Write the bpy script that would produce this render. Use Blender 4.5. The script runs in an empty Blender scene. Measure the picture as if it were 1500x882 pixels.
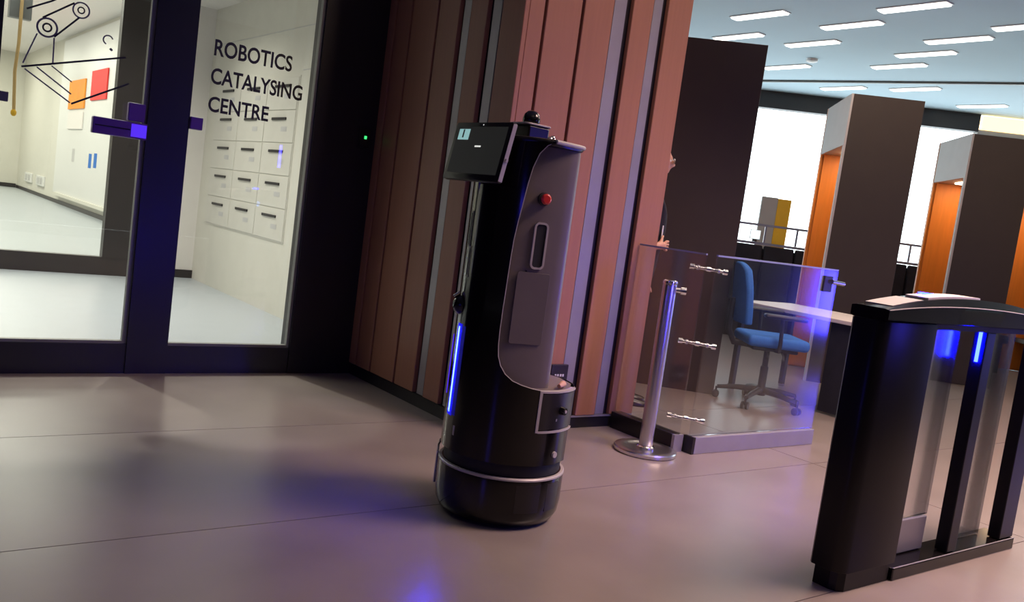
import bpy, bmesh, math, random
from mathutils import Vector, Matrix
random.seed(7)
sc = bpy.context.scene
COL = sc.collection
R = math.radians

# ------------------------------------------------------------------ camera
RC = [[0.7946566242919575, 0.04796152406969211, 0.6051615831146446],
      [-0.592228339306219, -0.15775582238381705, 0.7901763693167516],
      [0.13336582617563073, -0.9863127256164334, -0.09695753552753669]]
cam_d = bpy.data.cameras.new('camera')
cam = bpy.data.objects.new('camera', cam_d)
COL.objects.link(cam)
cam.matrix_world = Matrix(((RC[0][0], -RC[0][1], -RC[0][2], 0),
                           (RC[1][0], -RC[1][1], -RC[1][2], 0),
                           (RC[2][0], -RC[2][1], -RC[2][2], 1.2),
                           (0, 0, 0, 1)))
cam_d.sensor_width = 36.0
cam_d.lens = 1287.0 / 1500.0 * 36.0
cam_d.clip_start = 0.05
cam_d.clip_end = 200
sc.camera = cam

# ------------------------------------------------------------------ world, lights, exposure
w = bpy.data.worlds.new('daylight')
sc.world = w
w.use_nodes = True
w.node_tree.nodes['Background'].inputs[0].default_value = (0.86, 0.94, 1.0, 1)
w.node_tree.nodes['Background'].inputs[1].default_value = 3.7
sc.view_settings.view_transform = 'Standard'
sc.view_settings.look = 'None'
sc.view_settings.exposure = 0.0
sc.view_settings.gamma = 1.0
sc.view_settings.use_curve_mapping = False
try:
    sc.cycles.use_denoising = True
    sc.cycles.max_bounces = 10
    sc.cycles.transparent_max_bounces = 16
    sc.cycles.sample_clamp_indirect = 6.0
except Exception:
    pass


def area(name, loc, target, sx, sy, power, col, spread=180):
    l = bpy.data.lights.new(name, 'AREA')
    l.shape = 'RECTANGLE'
    l.size, l.size_y = sx, sy
    l.energy = power
    l.color = col
    l.spread = R(spread)
    o = bpy.data.objects.new(name, l)
    COL.objects.link(o)
    o.location = loc
    o.rotation_euler = (Vector(target) - Vector(loc)).to_track_quat('-Z', 'Y').to_euler()
    return o


def spot(name, loc, target, power, col, size, blend=0.6, rad=0.06):
    l = bpy.data.lights.new(name, 'SPOT')
    l.energy = power
    l.color = col
    l.spot_size = R(size)
    l.spot_blend = blend
    l.shadow_soft_size = rad
    o = bpy.data.objects.new(name, l)
    COL.objects.link(o)
    o.location = loc
    o.rotation_euler = (Vector(target) - Vector(loc)).to_track_quat('-Z', 'Y').to_euler()
    return o


WARM = (1.0, 0.70, 0.52)
PINK = (1.0, 0.69, 0.59)
BLUE = (0.06, 0.05, 1.0)
# ceiling lamps of the lobby (warm), mostly on the right of the wood wall
area('lobby_ceiling_lamp', (4.6, 1.0, 3.9), (4.6, 1.0, 0), 2.0, 1.4, 200, PINK, 125)
area('lobby_ceiling_lamp', (1.2, 0.2, 3.9), (1.2, 0.2, 0), 1.6, 1.2, 6, WARM)
spot('wall_washer', (3.1, 2.3, 3.9), (3.2, 3.78, 1.9), 75, WARM, 75)
spot('wall_washer', (4.1, 2.3, 3.9), (3.8, 3.78, 1.9), 50, WARM, 75)
area('seating_ceiling_lamp', (6.3, 4.2, 3.9), (6.0, 4.2, 0), 1.5, 1.5, 60, (1.0, 0.80, 0.62))
area('seating_ceiling_lamp', (8.4, 2.6, 3.9), (8.4, 2.6, 0), 1.5, 1.5, 60, (1.0, 0.72, 0.5))
# lamps of the bright room behind the glass doors
for lx, ly in ((0.6, 6.6), (2.0, 6.6), (0.6, 8.6), (2.0, 8.6)):
    area('lab_ceiling_lamp', (lx, ly, 2.95), (lx, ly, 0), 1.1, 1.1, 25, (1.0, 0.96, 0.88), 130)
for ly in (12.5, 16, 20, 24, 28):
    area('hall_ceiling_lamp', (1.6, ly, 3.9), (1.6, ly, 0), 2.2, 2.2, 150, (1.0, 0.97, 0.88))
for lx in (0.95, 1.95):
    spot('lab_downlight', (lx, 6.75, 2.92), (lx - 0.15, 4.75, 0.0), 260, (1.0, 0.97, 0.9), 26, 0.25, 0.04)
# unseen blue lights, mostly for other turnstiles right of and behind the viewpoint
area('unseen_blue_light', (8.75, 0.95, 0.72), (5.0, 3.2, 0.7), 0.55, 0.7, 28, BLUE)
area('unseen_blue_light', (3.66, 1.80, 0.86), (3.50, 3.6, 0.62), 0.09, 0.34, 8, BLUE, 160)  # added on the turnstile's hidden back to tint floor and wood blue
area('unseen_blue_light', (4.6, -0.6, 1.55), (3.75, 1.63, 1.0), 0.3, 0.3, 3, BLUE, 80)
area('unseen_blue_light', (-1.4, 0.9, 0.9), (3.0, 2.8, 0.6), 0.3, 0.9, 6, BLUE)


# ------------------------------------------------------------------ materials
def new_mat(name):
    m = bpy.data.materials.new(name)
    m.use_nodes = True
    nt = m.node_tree
    return m, nt, nt.nodes['Principled BSDF']


def pmat(name, col, rough=0.5, metal=0.0, spec=0.5, var=0.06, scale=6.0, bump=0.0, bscale=60.0, coat=0.0, stretch=None, rvar=0.0):
    m, nt, b = new_mat(name)
    tc = nt.nodes.new('ShaderNodeTexCoord')
    mp = nt.nodes.new('ShaderNodeMapping')
    if stretch:
        mp.inputs['Scale'].default_value = stretch
    nt.links.new(tc.outputs['Object'], mp.inputs['Vector'])
    nz = nt.nodes.new('ShaderNodeTexNoise')
    nz.inputs['Scale'].default_value = scale
    nz.inputs['Detail'].default_value = 5
    nt.links.new(mp.outputs[0], nz.inputs['Vector'])
    rp = nt.nodes.new('ShaderNodeValToRGB')
    lo = [max(0, c * (1 - var)) for c in col]
    hi = [min(1, c * (1 + var)) for c in col]
    rp.color_ramp.elements[0].position = 0.3
    rp.color_ramp.elements[1].position = 0.7
    rp.color_ramp.elements[0].color = (*lo, 1)
    rp.color_ramp.elements[1].color = (*hi, 1)
    nt.links.new(nz.outputs['Fac'], rp.inputs[0])
    nt.links.new(rp.outputs[0], b.inputs['Base Color'])
    b.inputs['Roughness'].default_value = rough
    b.inputs['Metallic'].default_value = metal
    b.inputs['Specular IOR Level'].default_value = spec
    b.inputs['Coat Weight'].default_value = coat
    b.inputs['Coat Roughness'].default_value = 0.06
    if rvar:
        mr = nt.nodes.new('ShaderNodeMapRange')
        mr.inputs['To Min'].default_value = max(0.01, rough - rvar)
        mr.inputs['To Max'].default_value = rough + rvar
        nt.links.new(nz.outputs['Fac'], mr.inputs['Value'])
        nt.links.new(mr.outputs[0], b.inputs['Roughness'])
    if bump:
        n2 = nt.nodes.new('ShaderNodeTexNoise')
        n2.inputs['Scale'].default_value = bscale
        n2.inputs['Detail'].default_value = 4
        nt.links.new(mp.outputs[0], n2.inputs['Vector'])
        bp = nt.nodes.new('ShaderNodeBump')
        bp.inputs['Strength'].default_value = bump
        bp.inputs['Distance'].default_value = 0.004
        nt.links.new(n2.outputs['Fac'], bp.inputs['Height'])
        nt.links.new(bp.outputs[0], b.inputs['Normal'])
    return m


def emat(name, col, strength):
    m, nt, b = new_mat(name)
    b.inputs['Base Color'].default_value = (*[c * 0.3 for c in col], 1)
    b.inputs['Emission Color'].default_value = (*col, 1)
    b.inputs['Emission Strength'].default_value = strength
    return m


def glass(name, tint=(0.96, 0.98, 0.97), rough=0.01, boost=1.0):
    m = bpy.data.materials.new(name)
    m.use_nodes = True
    nt = m.node_tree
    nt.nodes.clear()
    out = nt.nodes.new('ShaderNodeOutputMaterial')
    tr = nt.nodes.new('ShaderNodeBsdfTransparent')
    tr.inputs[0].default_value = (*tint, 1)
    gl = nt.nodes.new('ShaderNodeBsdfGlossy')
    gl.inputs['Roughness'].default_value = rough
    ge = nt.nodes.new('ShaderNodeNewGeometry')
    dt = nt.nodes.new('ShaderNodeVectorMath')
    dt.operation = 'DOT_PRODUCT'
    nt.links.new(ge.outputs['Incoming'], dt.inputs[0])
    nt.links.new(ge.outputs['Normal'], dt.inputs[1])

    def mth(op, a, b):
        n_ = nt.nodes.new('ShaderNodeMath')
        n_.operation = op
        n_.use_clamp = op in ('MULTIPLY', 'ADD')
        for k_, q in enumerate((a, b)):
            if q is None:
                continue
            if isinstance(q, (int, float)):
                n_.inputs[k_].default_value = q
            else:
                nt.links.new(q, n_.inputs[k_])
        return n_.outputs[0]
    ab = mth('ABSOLUTE', dt.outputs['Value'], None)
    sch = mth('POWER', mth('SUBTRACT', 1.0, ab), 5.0)          # reflectance of a pane, from either side
    mu = nt.nodes.new('ShaderNodeMath')
    mu.operation = 'MULTIPLY'
    mu.use_clamp = True
    mu.inputs[1].default_value = boost
    nt.links.new(mth('ADD', mth('MULTIPLY', sch, 0.95), 0.04), mu.inputs[0])
    mx = nt.nodes.new('ShaderNodeMixShader')
    nt.links.new(mu.outputs[0], mx.inputs[0])
    nt.links.new(tr.outputs[0], mx.inputs[1])
    nt.links.new(gl.outputs[0], mx.inputs[2])
    nt.links.new(mx.outputs[0], out.inputs[0])
    return m


def wood(name, col, axis='Z'):
    m, nt, b = new_mat(name)
    tc = nt.nodes.new('ShaderNodeTexCoord')
    oi = nt.nodes.new('ShaderNodeObjectInfo')
    ad = nt.nodes.new('ShaderNodeVectorMath')
    ad.operation = 'ADD'
    cb = nt.nodes.new('ShaderNodeCombineXYZ')
    mu = nt.nodes.new('ShaderNodeMath')
    mu.operation = 'MULTIPLY'
    mu.inputs[1].default_value = 20
    nt.links.new(oi.outputs['Random'], mu.inputs[0])
    for k in range(3):
        nt.links.new(mu.outputs[0], cb.inputs[k])
    nt.links.new(tc.outputs['Object'], ad.inputs[0])
    nt.links.new(cb.outputs[0], ad.inputs[1])
    mp = nt.nodes.new('ShaderNodeMapping')
    mp.inputs['Scale'].default_value = (14, 14, 0.9)
    nt.links.new(ad.outputs[0], mp.inputs['Vector'])
    nz = nt.nodes.new('ShaderNodeTexNoise')
    nz.inputs['Scale'].default_value = 3.0
    nz.inputs['Detail'].default_value = 8
    nz.inputs['Roughness'].default_value = 0.6
    nt.links.new(mp.outputs[0], nz.inputs['Vector'])
    rp = nt.nodes.new('ShaderNodeValToRGB')
    rp.color_ramp.elements[0].position = 0.25
    rp.color_ramp.elements[1].position = 0.75
    rp.color_ramp.elements[0].color = (*[c * 0.92 for c in col], 1)
    rp.color_ramp.elements[1].color = (*[c * 1.06 for c in col], 1)
    nt.links.new(nz.outputs['Fac'], rp.inputs[0])
    nt.links.new(rp.outputs[0], b.inputs['Base Color'])
    b.inputs['Roughness'].default_value = 0.42
    bp = nt.nodes.new('ShaderNodeBump')
    bp.inputs['Strength'].default_value = 0.12
    bp.inputs['Distance'].default_value = 0.002
    nt.links.new(nz.outputs['Fac'], bp.inputs['Height'])
    nt.links.new(bp.outputs[0], b.inputs['Normal'])
    return m


M = {
    'tile': pmat('floor_tile', (0.225, 0.190, 0.172), 0.30, spec=0.5, var=0.10, scale=2.5, rvar=0.05),
    'grout': pmat('grout', (0.17, 0.15, 0.14), 0.7),
    'labfloor': pmat('lab_floor', (0.43, 0.47, 0.51), 0.35, var=0.02),
    'ceiling': pmat('ceiling', (0.52, 0.68, 0.77), 0.8, var=0.03, scale=0.7),
    'plaster': pmat('plaster', (0.13, 0.10, 0.09), 0.8),
    'labwall': pmat('lab_wall', (0.74, 0.72, 0.64), 0.75, var=0.02),
    'labwhite': pmat('lab_white', (0.86, 0.82, 0.78), 0.75, var=0.02),
    'dark': pmat('dark_wall', (0.012, 0.010, 0.012), 0.45),
    'wood': wood('wood_panel', (0.325, 0.145, 0.086)),
    'alu': pmat('aluminium_strip', (0.36, 0.34, 0.36), 0.42, metal=0.55, var=0.05),
    'frame': pmat('black_frame', (0.010, 0.009, 0.012), 0.38, var=0.1),
    'brownframe': pmat('brown_frame', (0.03, 0.024, 0.024), 0.4),
    'seal': pmat('grey_seal', (0.16, 0.16, 0.15), 0.45),
    'glass': glass('clear_glass'),
    'doorglass': glass('door_glass', (0.95, 0.96, 0.94)),
    'penglass': glass('barrier_glass', (0.93, 0.95, 0.97), rough=0.11, boost=2.2),
    'flapglass': glass('flap_glass', (0.92, 0.93, 0.97), rough=0.14, boost=4.5),
    'edge': pmat('glass_edge', (0.22, 0.25, 0.36), 0.2, var=0.1),
    'ink': pmat('decal_ink', (0.03, 0.028, 0.03), 0.6),
    'decalgrey': pmat('decal_grey', (0.24, 0.23, 0.23), 0.6),
    'chrome': pmat('chrome', (0.72, 0.71, 0.72), 0.16, metal=1.0, var=0.03),
    'steel': pmat('brushed_steel', (0.62, 0.60, 0.60), 0.28, metal=1.0, var=0.06, stretch=(30, 30, 1)),
    'gloss': pmat('gloss_black', (0.006, 0.005, 0.005), 0.13, spec=0.38, var=0.1, coat=0.12),
    'gateblack': pmat('gate_black', (0.006, 0.0055, 0.007), 0.30, spec=0.22, var=0.1),
    'satin': pmat('satin_black', (0.011, 0.009, 0.009), 0.30, var=0.1),
    'panel': pmat('robot_grey', (0.155, 0.128, 0.122), 0.42, var=0.05, bump=0.02),
    'panel2': pmat('robot_hatch', (0.132, 0.110, 0.106), 0.40, var=0.05),
    'rim': pmat('robot_rim', (0.42, 0.38, 0.36), 0.35, var=0.05),
    'rubber': pmat('rubber', (0.010, 0.010, 0.010), 0.7),
    'red': pmat('red_button', (0.62, 0.035, 0.03), 0.3),
    'yellow': pmat('yellow', (0.9, 0.5, 0.02), 0.5),
    'led': emat('blue_led', (0.0006, 0.0012, 1.0), 600),
    'ledcore': emat('blue_led_core', (0.004, 0.006, 1.0), 200),
    'lens': emat('blue_halo', (0.004, 0.004, 1.0), 0.5),  # painted halo of the LED strip on the black shell
    'halodim': emat('blue_halo_dim', (0.003, 0.003, 1.0), 0.10),  # fainter outer edge of the painted halo
    'cyanled': emat('cyan_led', (0.06, 0.30, 1.0), 10),
    'greenled': emat('green_led', (0.04, 0.8, 0.15), 2.0),
    'screen': emat('screen_dark', (0.014, 0.014, 0.014), 0.6),
    'teal': emat('screen_teal', (0.30, 0.55, 0.55), 0.8),
    'dash': emat('screen_dash', (0.8, 0.8, 0.75), 0.9),
    'lamp': emat('strip_light', (1.0, 0.98, 0.92), 3.2),
    'boothlamp': emat('booth_lamp', (1.0, 0.72, 0.45), 14.0),
    'cove': emat('cove_light', (1.0, 0.72, 0.35), 2.2),
    'booth': pmat('booth_brown', (0.040, 0.028, 0.021), 0.6, var=0.05),
    'boothgrey': pmat('booth_grey', (0.46, 0.43, 0.41), 0.6, var=0.03),
    'orange': pmat('booth_orange', (0.72, 0.235, 0.03), 0.5, var=0.06, stretch=(6, 6, 0.5)),
    'chairblue': pmat('chair_blue', (0.03, 0.17, 0.55), 0.8, var=0.12, scale=80, bump=0.2, bscale=300),
    'plastic': pmat('black_plastic', (0.018, 0.018, 0.02), 0.45),
    'deskwhite': pmat('desk_white', (0.66, 0.60, 0.57), 0.4, var=0.02),
    'navy': pmat('navy_cloth', (0.012, 0.013, 0.024), 0.8, var=0.3, bump=0.3, bscale=20),
    'purple': pmat('purple_box', (0.13, 0.045, 0.30), 0.35),
    'violetglow': emat('violet_glow', (0.10, 0.03, 0.95), 0.9),
    'card_o': pmat('orange_card', (0.95, 0.33, 0.02), 0.6, var=0.1),
    'card_r': pmat('red_card', (0.85, 0.035, 0.03), 0.6, var=0.1),
    'white': pmat('white_plastic', (0.82, 0.82, 0.80), 0.4, var=0.02),
    'locker': pmat('locker_grey', (0.72, 0.70, 0.63), 0.5, var=0.02),
    'lockertag': pmat('locker_tag', (0.60, 0.59, 0.58), 0.6),
    'skin': pmat('skin', (0.55, 0.28, 0.19), 0.5, var=0.06, scale=20),
    'hair': pmat('hair', (0.02, 0.015, 0.012), 0.5, var=0.3, stretch=(40, 40, 4)),
    'jacket': pmat('jacket', (0.02, 0.02, 0.026), 0.85, var=0.15, bump=0.2, bscale=150),
    'trousers': pmat('trousers', (0.016, 0.016, 0.02), 0.85),
    'shoe': pmat('shoe', (0.012, 0.011, 0.011), 0.35),
    'sign': pmat('wall_plate', (0.020, 0.016, 0.024), 0.4),
}


# ------------------------------------------------------------------ mesh helpers
def bx(bm, x0, x1, y0, y1, z0, z1, mat=None):
    vs = [bm.verts.new(p) for p in ((x0, y0, z0), (x1, y0, z0), (x1, y1, z0), (x0, y1, z0),
                                    (x0, y0, z1), (x1, y0, z1), (x1, y1, z1), (x0, y1, z1))]
    if mat is not None:
        for v in vs:
            v.co = mat @ v.co
    for f in ((0, 3, 2, 1), (4, 5, 6, 7), (0, 1, 5, 4), (1, 2, 6, 5), (2, 3, 7, 6), (3, 0, 4, 7)):
        bm.faces.new([vs[i] for i in f])
    return vs


def box(x0, x1, y0, y1, z0, z1, bevel=0.0, seg=2):
    bm = bmesh.new()
    bx(bm, x0, x1, y0, y1, z0, z1)
    if bevel:
        bmesh.ops.bevel(bm, geom=bm.edges[:], offset=bevel, segments=seg, affect='EDGES', profile=0.5)
    return bm


def tube(bm, pts, r, n=12, cap=True):
    pts = [Vector(p) for p in pts]
    rs = r if isinstance(r, (list, tuple)) else [r] * len(pts)
    rings = []
    prev = None
    for i, p in enumerate(pts):
        if i == 0:
            t = pts[1] - p
        elif i == len(pts) - 1:
            t = p - pts[-2]
        else:
            t = (pts[i + 1] - pts[i - 1])
        t.normalize()
        if prev is None:
            a = Vector((0, 0, 1)) if abs(t.z) < 0.9 else Vector((1, 0, 0))
            u = t.cross(a).normalized()
        else:
            u = (prev - t * prev.dot(t)).normalized()
        prev = u
        v = t.cross(u)
        rings.append([bm.verts.new(p + (u * math.cos(2 * math.pi * k / n) + v * math.sin(2 * math.pi * k / n)) * rs[i]) for k in range(n)])
    for a, b in zip(rings, rings[1:]):
        for k in range(n):
            bm.faces.new((a[k], a[(k + 1) % n], b[(k + 1) % n], b[k]))
    if cap:
        bm.faces.new(rings[0][::-1])
        bm.faces.new(rings[-1])


def tubes(*args, n=12):
    bm = bmesh.new()
    for pts, r in args:
        tube(bm, pts, r, n)
    return bm


def lathe(prof, n=40, c=(0, 0, 0)):
    bm = bmesh.new()
    rings = []
    for r, z in prof:
        rings.append([bm.verts.new((c[0] + r * math.cos(2 * math.pi * k / n), c[1] + r * math.sin(2 * math.pi * k / n), c[2] + z)) for k in range(n)])
    for a, b in zip(rings, rings[1:]):
        for k in range(n):
            bm.faces.new((a[k], a[(k + 1) % n], b[(k + 1) % n], b[k]))
    bm.faces.new(rings[0][::-1])
    bm.faces.new(rings[-1])
    return bm


def prism(poly, h, mat=None, bevel=0.0):
    """poly in local xy extruded along local z by h, then moved by mat"""
    bm = bmesh.new()
    a = [bm.verts.new((x, y, 0)) for x, y in poly]
    b = [bm.verts.new((x, y, h)) for x, y in poly]
    n = len(poly)
    bm.faces.new(a[::-1])
    bm.faces.new(b)
    for i in range(n):
        bm.faces.new((a[i], a[(i + 1) % n], b[(i + 1) % n], b[i]))
    bmesh.ops.recalc_face_normals(bm, faces=bm.faces)
    if bevel:
        es = [e for e in bm.edges if abs(e.verts[0].co.z - e.verts[1].co.z) < 1e-6]
        bmesh.ops.bevel(bm, geom=es, offset=bevel, segments=2, affect='EDGES', profile=0.5)
    if mat is not None:
        bmesh.ops.transform(bm, matrix=mat, verts=bm.verts)
    return bm


def frame_mat(origin, xa, ya, za):
    m = Matrix.Identity(4)
    for i, a in enumerate((xa, ya, za)):
        a = Vector(a).normalized()
        for j in range(3):
            m[j][i] = a[j]
    for j in range(3):
        m[j][3] = origin[j]
    return m


def rounded_rect(w, h, r, n=5):
    out = []
    for cx, cy, a0 in ((w / 2 - r, h / 2 - r, 0), (-w / 2 + r, h / 2 - r, 90), (-w / 2 + r, -h / 2 + r, 180), (w / 2 - r, -h / 2 + r, 270)):
        for k in range(n + 1):
            a = R(a0 + 90 * k / n)
            out.append((cx + r * math.cos(a), cy + r * math.sin(a)))
    return out


def obj(name, bm, mat, parent=None, smooth=False, angle=40):
    me = bpy.data.meshes.new(name)
    bm.normal_update()
    bm.to_mesh(me)
    bm.free()
    me.materials.append(M[mat] if isinstance(mat, str) else mat)
    if smooth:
        me.polygons.foreach_set('use_smooth', [True] * len(me.polygons))
        try:
            me.set_sharp_from_angle(angle=R(angle))
        except Exception:
            pass
    o = bpy.data.objects.new(name, me)
    COL.objects.link(o)
    if parent is not None:
        o.parent = parent
    return o


def tag(o, label, cat, group=None):
    o['label'] = label
    o['category'] = cat
    if group:
        o['group'] = group
    return o


def thing(name, label, cat, loc=(0, 0, 0), rotz=0.0, group=None):
    o = bpy.data.objects.new(name, None)
    o.empty_display_size = 0.1
    COL.objects.link(o)
    o.location = loc
    o.rotation_euler = (0, 0, rotz)
    return tag(o, label, cat, group)


def struct(name, bm=None, mat=None, loc=None):
    if bm is None:
        o = bpy.data.objects.new(name, None)
        COL.objects.link(o)
    else:
        o = obj(name, bm, mat)
    o['kind'] = 'structure'
    return o


def copy_obj(o, parent, loc=None):
    c = o.copy()
    COL.objects.link(c)
    c.parent = parent
    if loc is not None:
        c.location = loc
    return c


# ------------------------------------------------------------------ the setting: floors, ceilings, walls
floor = struct('floor', prism([(-6, -6), (26, -6), (26, -2.6), (5.4, 18), (4.2, 18), (4.2, 5.4), (-6, 5.4)], 0.246, Matrix.Translation((0, 0, -0.25))), 'tile')
tile_me = None
XG = [4.55 - 4.8 * 1 + 4.8 * i for i in range(3)]           # -0.25 .. 9.35
YG = [2.865 - 1.195 * 3 + 1.195 * i for i in range(6)]       # -0.72 .. 5.255
for i in range(2):
    for j in range(5):
        if tile_me is None:
            t = obj('floor_tile', box(-2.3975, 2.3975, -0.595, 0.595, -0.004, 0.0), 'tile', floor)
            tile_me = t.data
        else:
            t = bpy.data.objects.new('floor_tile', tile_me)
            COL.objects.link(t)
            t.parent = floor
        t.location = ((XG[i] + XG[i + 1]) / 2, (YG[j] + YG[j + 1]) / 2, 0)
obj('grout_bed', box(XG[0], XG[-1], YG[0], YG[-1], -0.0039, -0.0034), 'grout', floor)

struct('ceiling', prism([(-6, -6), (26, -6), (26, -2.6), (5.4, 18), (4.2, 18), (4.2, 5.2), (-6, 5.2)], 0.2, Matrix.Translation((0, 0, 4.0))), 'ceiling')
struct('wall_far_right', box(26, 26.2, -6, -2.6, 0, 4), 'plaster')
struct('wall_behind', box(-6.2, -6, -6, 5.2, 0, 4), 'plaster')
struct('wall_right', box(-6, 26, -6.2, -6, 0, 4), 'plaster')
struct('wall_left', box(-6, 0.33, 5.20, 5.40, 0, 4), 'dark')

# window wall of the far seating area, turned 45 degrees
u45 = Vector((0.7071, -0.7071, 0))
n45 = Vector((0.7071, 0.7071, 0))
WO = Vector((14.5, 8.75, 0))


def on45(o, t0, t1, n0, n1, z0, z1, bevel=0):
    bm = box(t0, t1, n0, n1, z0, z1, bevel)
    bmesh.ops.transform(bm, matrix=frame_mat(o, u45, n45, (0, 0, 1)), verts=bm.verts)
    return bm


win2 = struct('window_2')
obj('window_header', on45(WO, -9, 1.45, 0, 0.2, 3.70, 4.0), 'brownframe', win2)
obj('window_sill', on45(WO, -9, 14, 0, 0.2, 0, 0.12), 'brownframe', win2)
obj('cove_light', on45(WO, 1.5, 14, 0.0, 0.2, 3.74, 3.98), 'cove', win2)
obj('cove_header', on45(WO, 1.45, 14, 0.02, 0.22, 3.66, 3.74), 'boothgrey', win2)
k = -9.0
while k < 13.5:
    obj('pane', on45(WO, k, k + 2.28, 0.09, 0.11, 0.12, 3.70), 'glass', win2)
    k += 2.3
# side walls closing the far area
struct('wall_far_left', box(4.1, 4.3, 5.35, 18, 0, 4), 'plaster')
struct('wall_far_back', box(4.2, 5.4, 18, 18.2, 0, 4.0), 'plaster')

# robotics room behind the doors
struct('floor_lab', box(-3, 4.1, 5.42, 31, -0.2, 0.0), 'labfloor')
struct('ceiling_lab', box(-3, 4.1, 5.40, 10.2, 3.0, 3.2), 'labwhite')
struct('wall_core_back', box(2.735, 4.1, 5.255, 5.42, 0, 4.2), 'dark')
struct('trim_3', box(-6, 4.3, 5.2, 5.42, 4.2, 4.3), 'dark')
struct('ceiling_hall', box(-3, 4.2, 10.2, 31, 4.0, 4.2), 'labwhite')
struct('wall_lab_right', box(3.14, 3.34, 5.42, 10.15, 0, 3.2), 'labwall')
struct('wall_lab_back', box(2.42, 3.14, 10.12, 10.25, 0, 3.0), 'labwhite')
struct('wall_lab_left', box(-3.2, -3, 5.42, 31, 0, 4.2), 'labwhite')
struct('wall_hall_right', box(4.03, 4.1, 10.25, 31, 0, 4.2), 'labwall')
struct('wall_hall_back', box(-3, 4.03, 30.6, 30.8, 0, 4.2), 'labwall')
struct('wall_hall_return', box(3.14, 4.03, 10.15, 10.25, 0, 4.2), 'labwhite')
struct('baseboard_lab_back', box(2.42, 3.14, 10.10, 10.12, 0, 0.09), 'brownframe')
struct('baseboard_hall_right', box(4.01, 4.03, 10.25, 30.6, 0, 0.09), 'brownframe')
struct('baseboard_hall_back', box(-3, 4.0, 30.58, 30.6, 0, 0.12), 'brownframe')

# inner glazed partition between lab and hall
win3 = struct('window_3')
obj('bottom_rail', box(-3, 2.42, 9.88, 9.98, 0, 0.19), 'brownframe', win3)
obj('stile', box(2.13, 2.40, 9.87, 9.99, 0.19, 2.98), 'brownframe', win3)
obj('stile', box(0.10, 0.34, 9.87, 9.99, 0.19, 2.98), 'brownframe', win3)
obj('top_rail', box(-3, 2.42, 9.88, 9.98, 2.90, 3.0), 'brownframe', win3)
obj('pane', box(0.34, 2.13, 9.925, 9.935, 0.19, 2.90), 'doorglass', win3)
obj('pane', box(-3, 0.10, 9.925, 9.935, 0.19, 2.90), 'doorglass', win3)

# ------------------------------------------------------------------ glass doors and lettering
YD = 5.28
door = struct('door_1')
obj('stile', box(0.34, 0.575, YD - 0.03, YD + 0.05, 0, 2.9), 'frame', door)
obj('bottom_rail', box(0.575, 1.306, YD - 0.02, YD + 0.05, 0.0, 0.172), 'frame', door, angle=30)
obj('top_rail', box(0.575, 1.306, YD - 0.02, YD + 0.05, 2.78, 2.9), 'frame', door)
obj('glass_pane', box(0.575, 1.306, YD + 0.008, YD + 0.018, 0.172, 2.78), 'doorglass', door)
obj('seal', box(0.575, 1.306, YD - 0.008, YD + 0.03, 0.172, 0.188), 'seal', door)
obj('seal', box(1.282, 1.306, YD - 0.008, YD + 0.03, 0.188, 2.78), 'seal', door)
lk = obj('lock_bar', box(1.02, 1.30, YD - 0.07, YD - 0.022, 1.335, 1.425, 0.006), 'purple', door)
obj('lock_light', box(1.215, 1.295, YD - 0.074, YD - 0.0705, 1.345, 1.415), 'violetglow', lk)
obj('lock_groove', box(1.03, 1.21, YD - 0.073, YD - 0.0705, 1.378, 1.384), 'satin', lk)
obj('lock_keeper', box(1.195, 1.285, YD - 0.06, YD - 0.022, 1.43, 1.53, 0.006), 'purple', door)
obj('lock_keeper', box(0.545, 0.62, YD - 0.06, YD - 0.031, 1.425, 1.475, 0.004), 'seal', door)
win1 = struct('window_1')
obj('post', box(1.306, 1.533, YD - 0.03, YD + 0.06, 0, 2.9), 'frame', win1)
obj('bottom_rail', box(1.533, 2.29, YD - 0.02, YD + 0.05, 0, 0.165), 'frame', win1)
obj('top_rail', box(1.533, 2.29, YD - 0.02, YD + 0.05, 2.78, 2.9), 'frame', win1)
obj('glass_pane', box(1.533, 2.29, YD + 0.008, YD + 0.018, 0.165, 2.78), 'doorglass', win1)
obj('seal', box(1.533, 2.275, YD - 0.008, YD + 0.03, 0.165, 0.180), 'seal', win1)
obj('seal', box(2.275, 2.292, YD - 0.008, YD + 0.03, 0.165, 2.78), 'seal', win1)
obj('lock_keeper', box(1.535, 1.605, YD - 0.05, YD + 0.007, 1.44, 1.512, 0.005), 'purple', win1)
struct('wall_door_side', box(2.292, 2.735, YD - 0.03, YD + 0.12, 0, 2.9), 'frame')
struct('wall_door_header', box(0.33, 2.735, YD - 0.03, YD + 0.12, 2.9, 4.0), 'dark')


def lettering(txt, x0, x1, z0, z1, y, mat, parent, name='lettering', off=0.0):
    cu = bpy.data.curves.new('tmp_text', 'FONT')
    cu.body = txt
    cu.size = 1.0
    cu.offset = off
    cu.resolution_u = 4
    to = bpy.data.objects.new('tmp_text', cu)
    COL.objects.link(to)
    dg = bpy.context.evaluated_depsgraph_get()
    me = bpy.data.meshes.new_from_object(to.evaluated_get(dg))
    bpy.data.objects.remove(to)
    xs = [v.co.x for v in me.vertices]
    ys = [v.co.y for v in me.vertices]
    ax, bx_, ay, by = min(xs), max(xs), min(ys), max(ys)
    for v in me.vertices:
        v.co = Vector((x0 + (v.co.x - ax) / (bx_ - ax) * (x1 - x0), y, z0 + (v.co.y - ay) / (by - ay) * (z1 - z0)))
    me.materials.clear()
    me.materials.append(M[mat])
    o = bpy.data.objects.new(name, me)
    COL.objects.link(o)
    o.parent = parent
    return o


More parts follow.
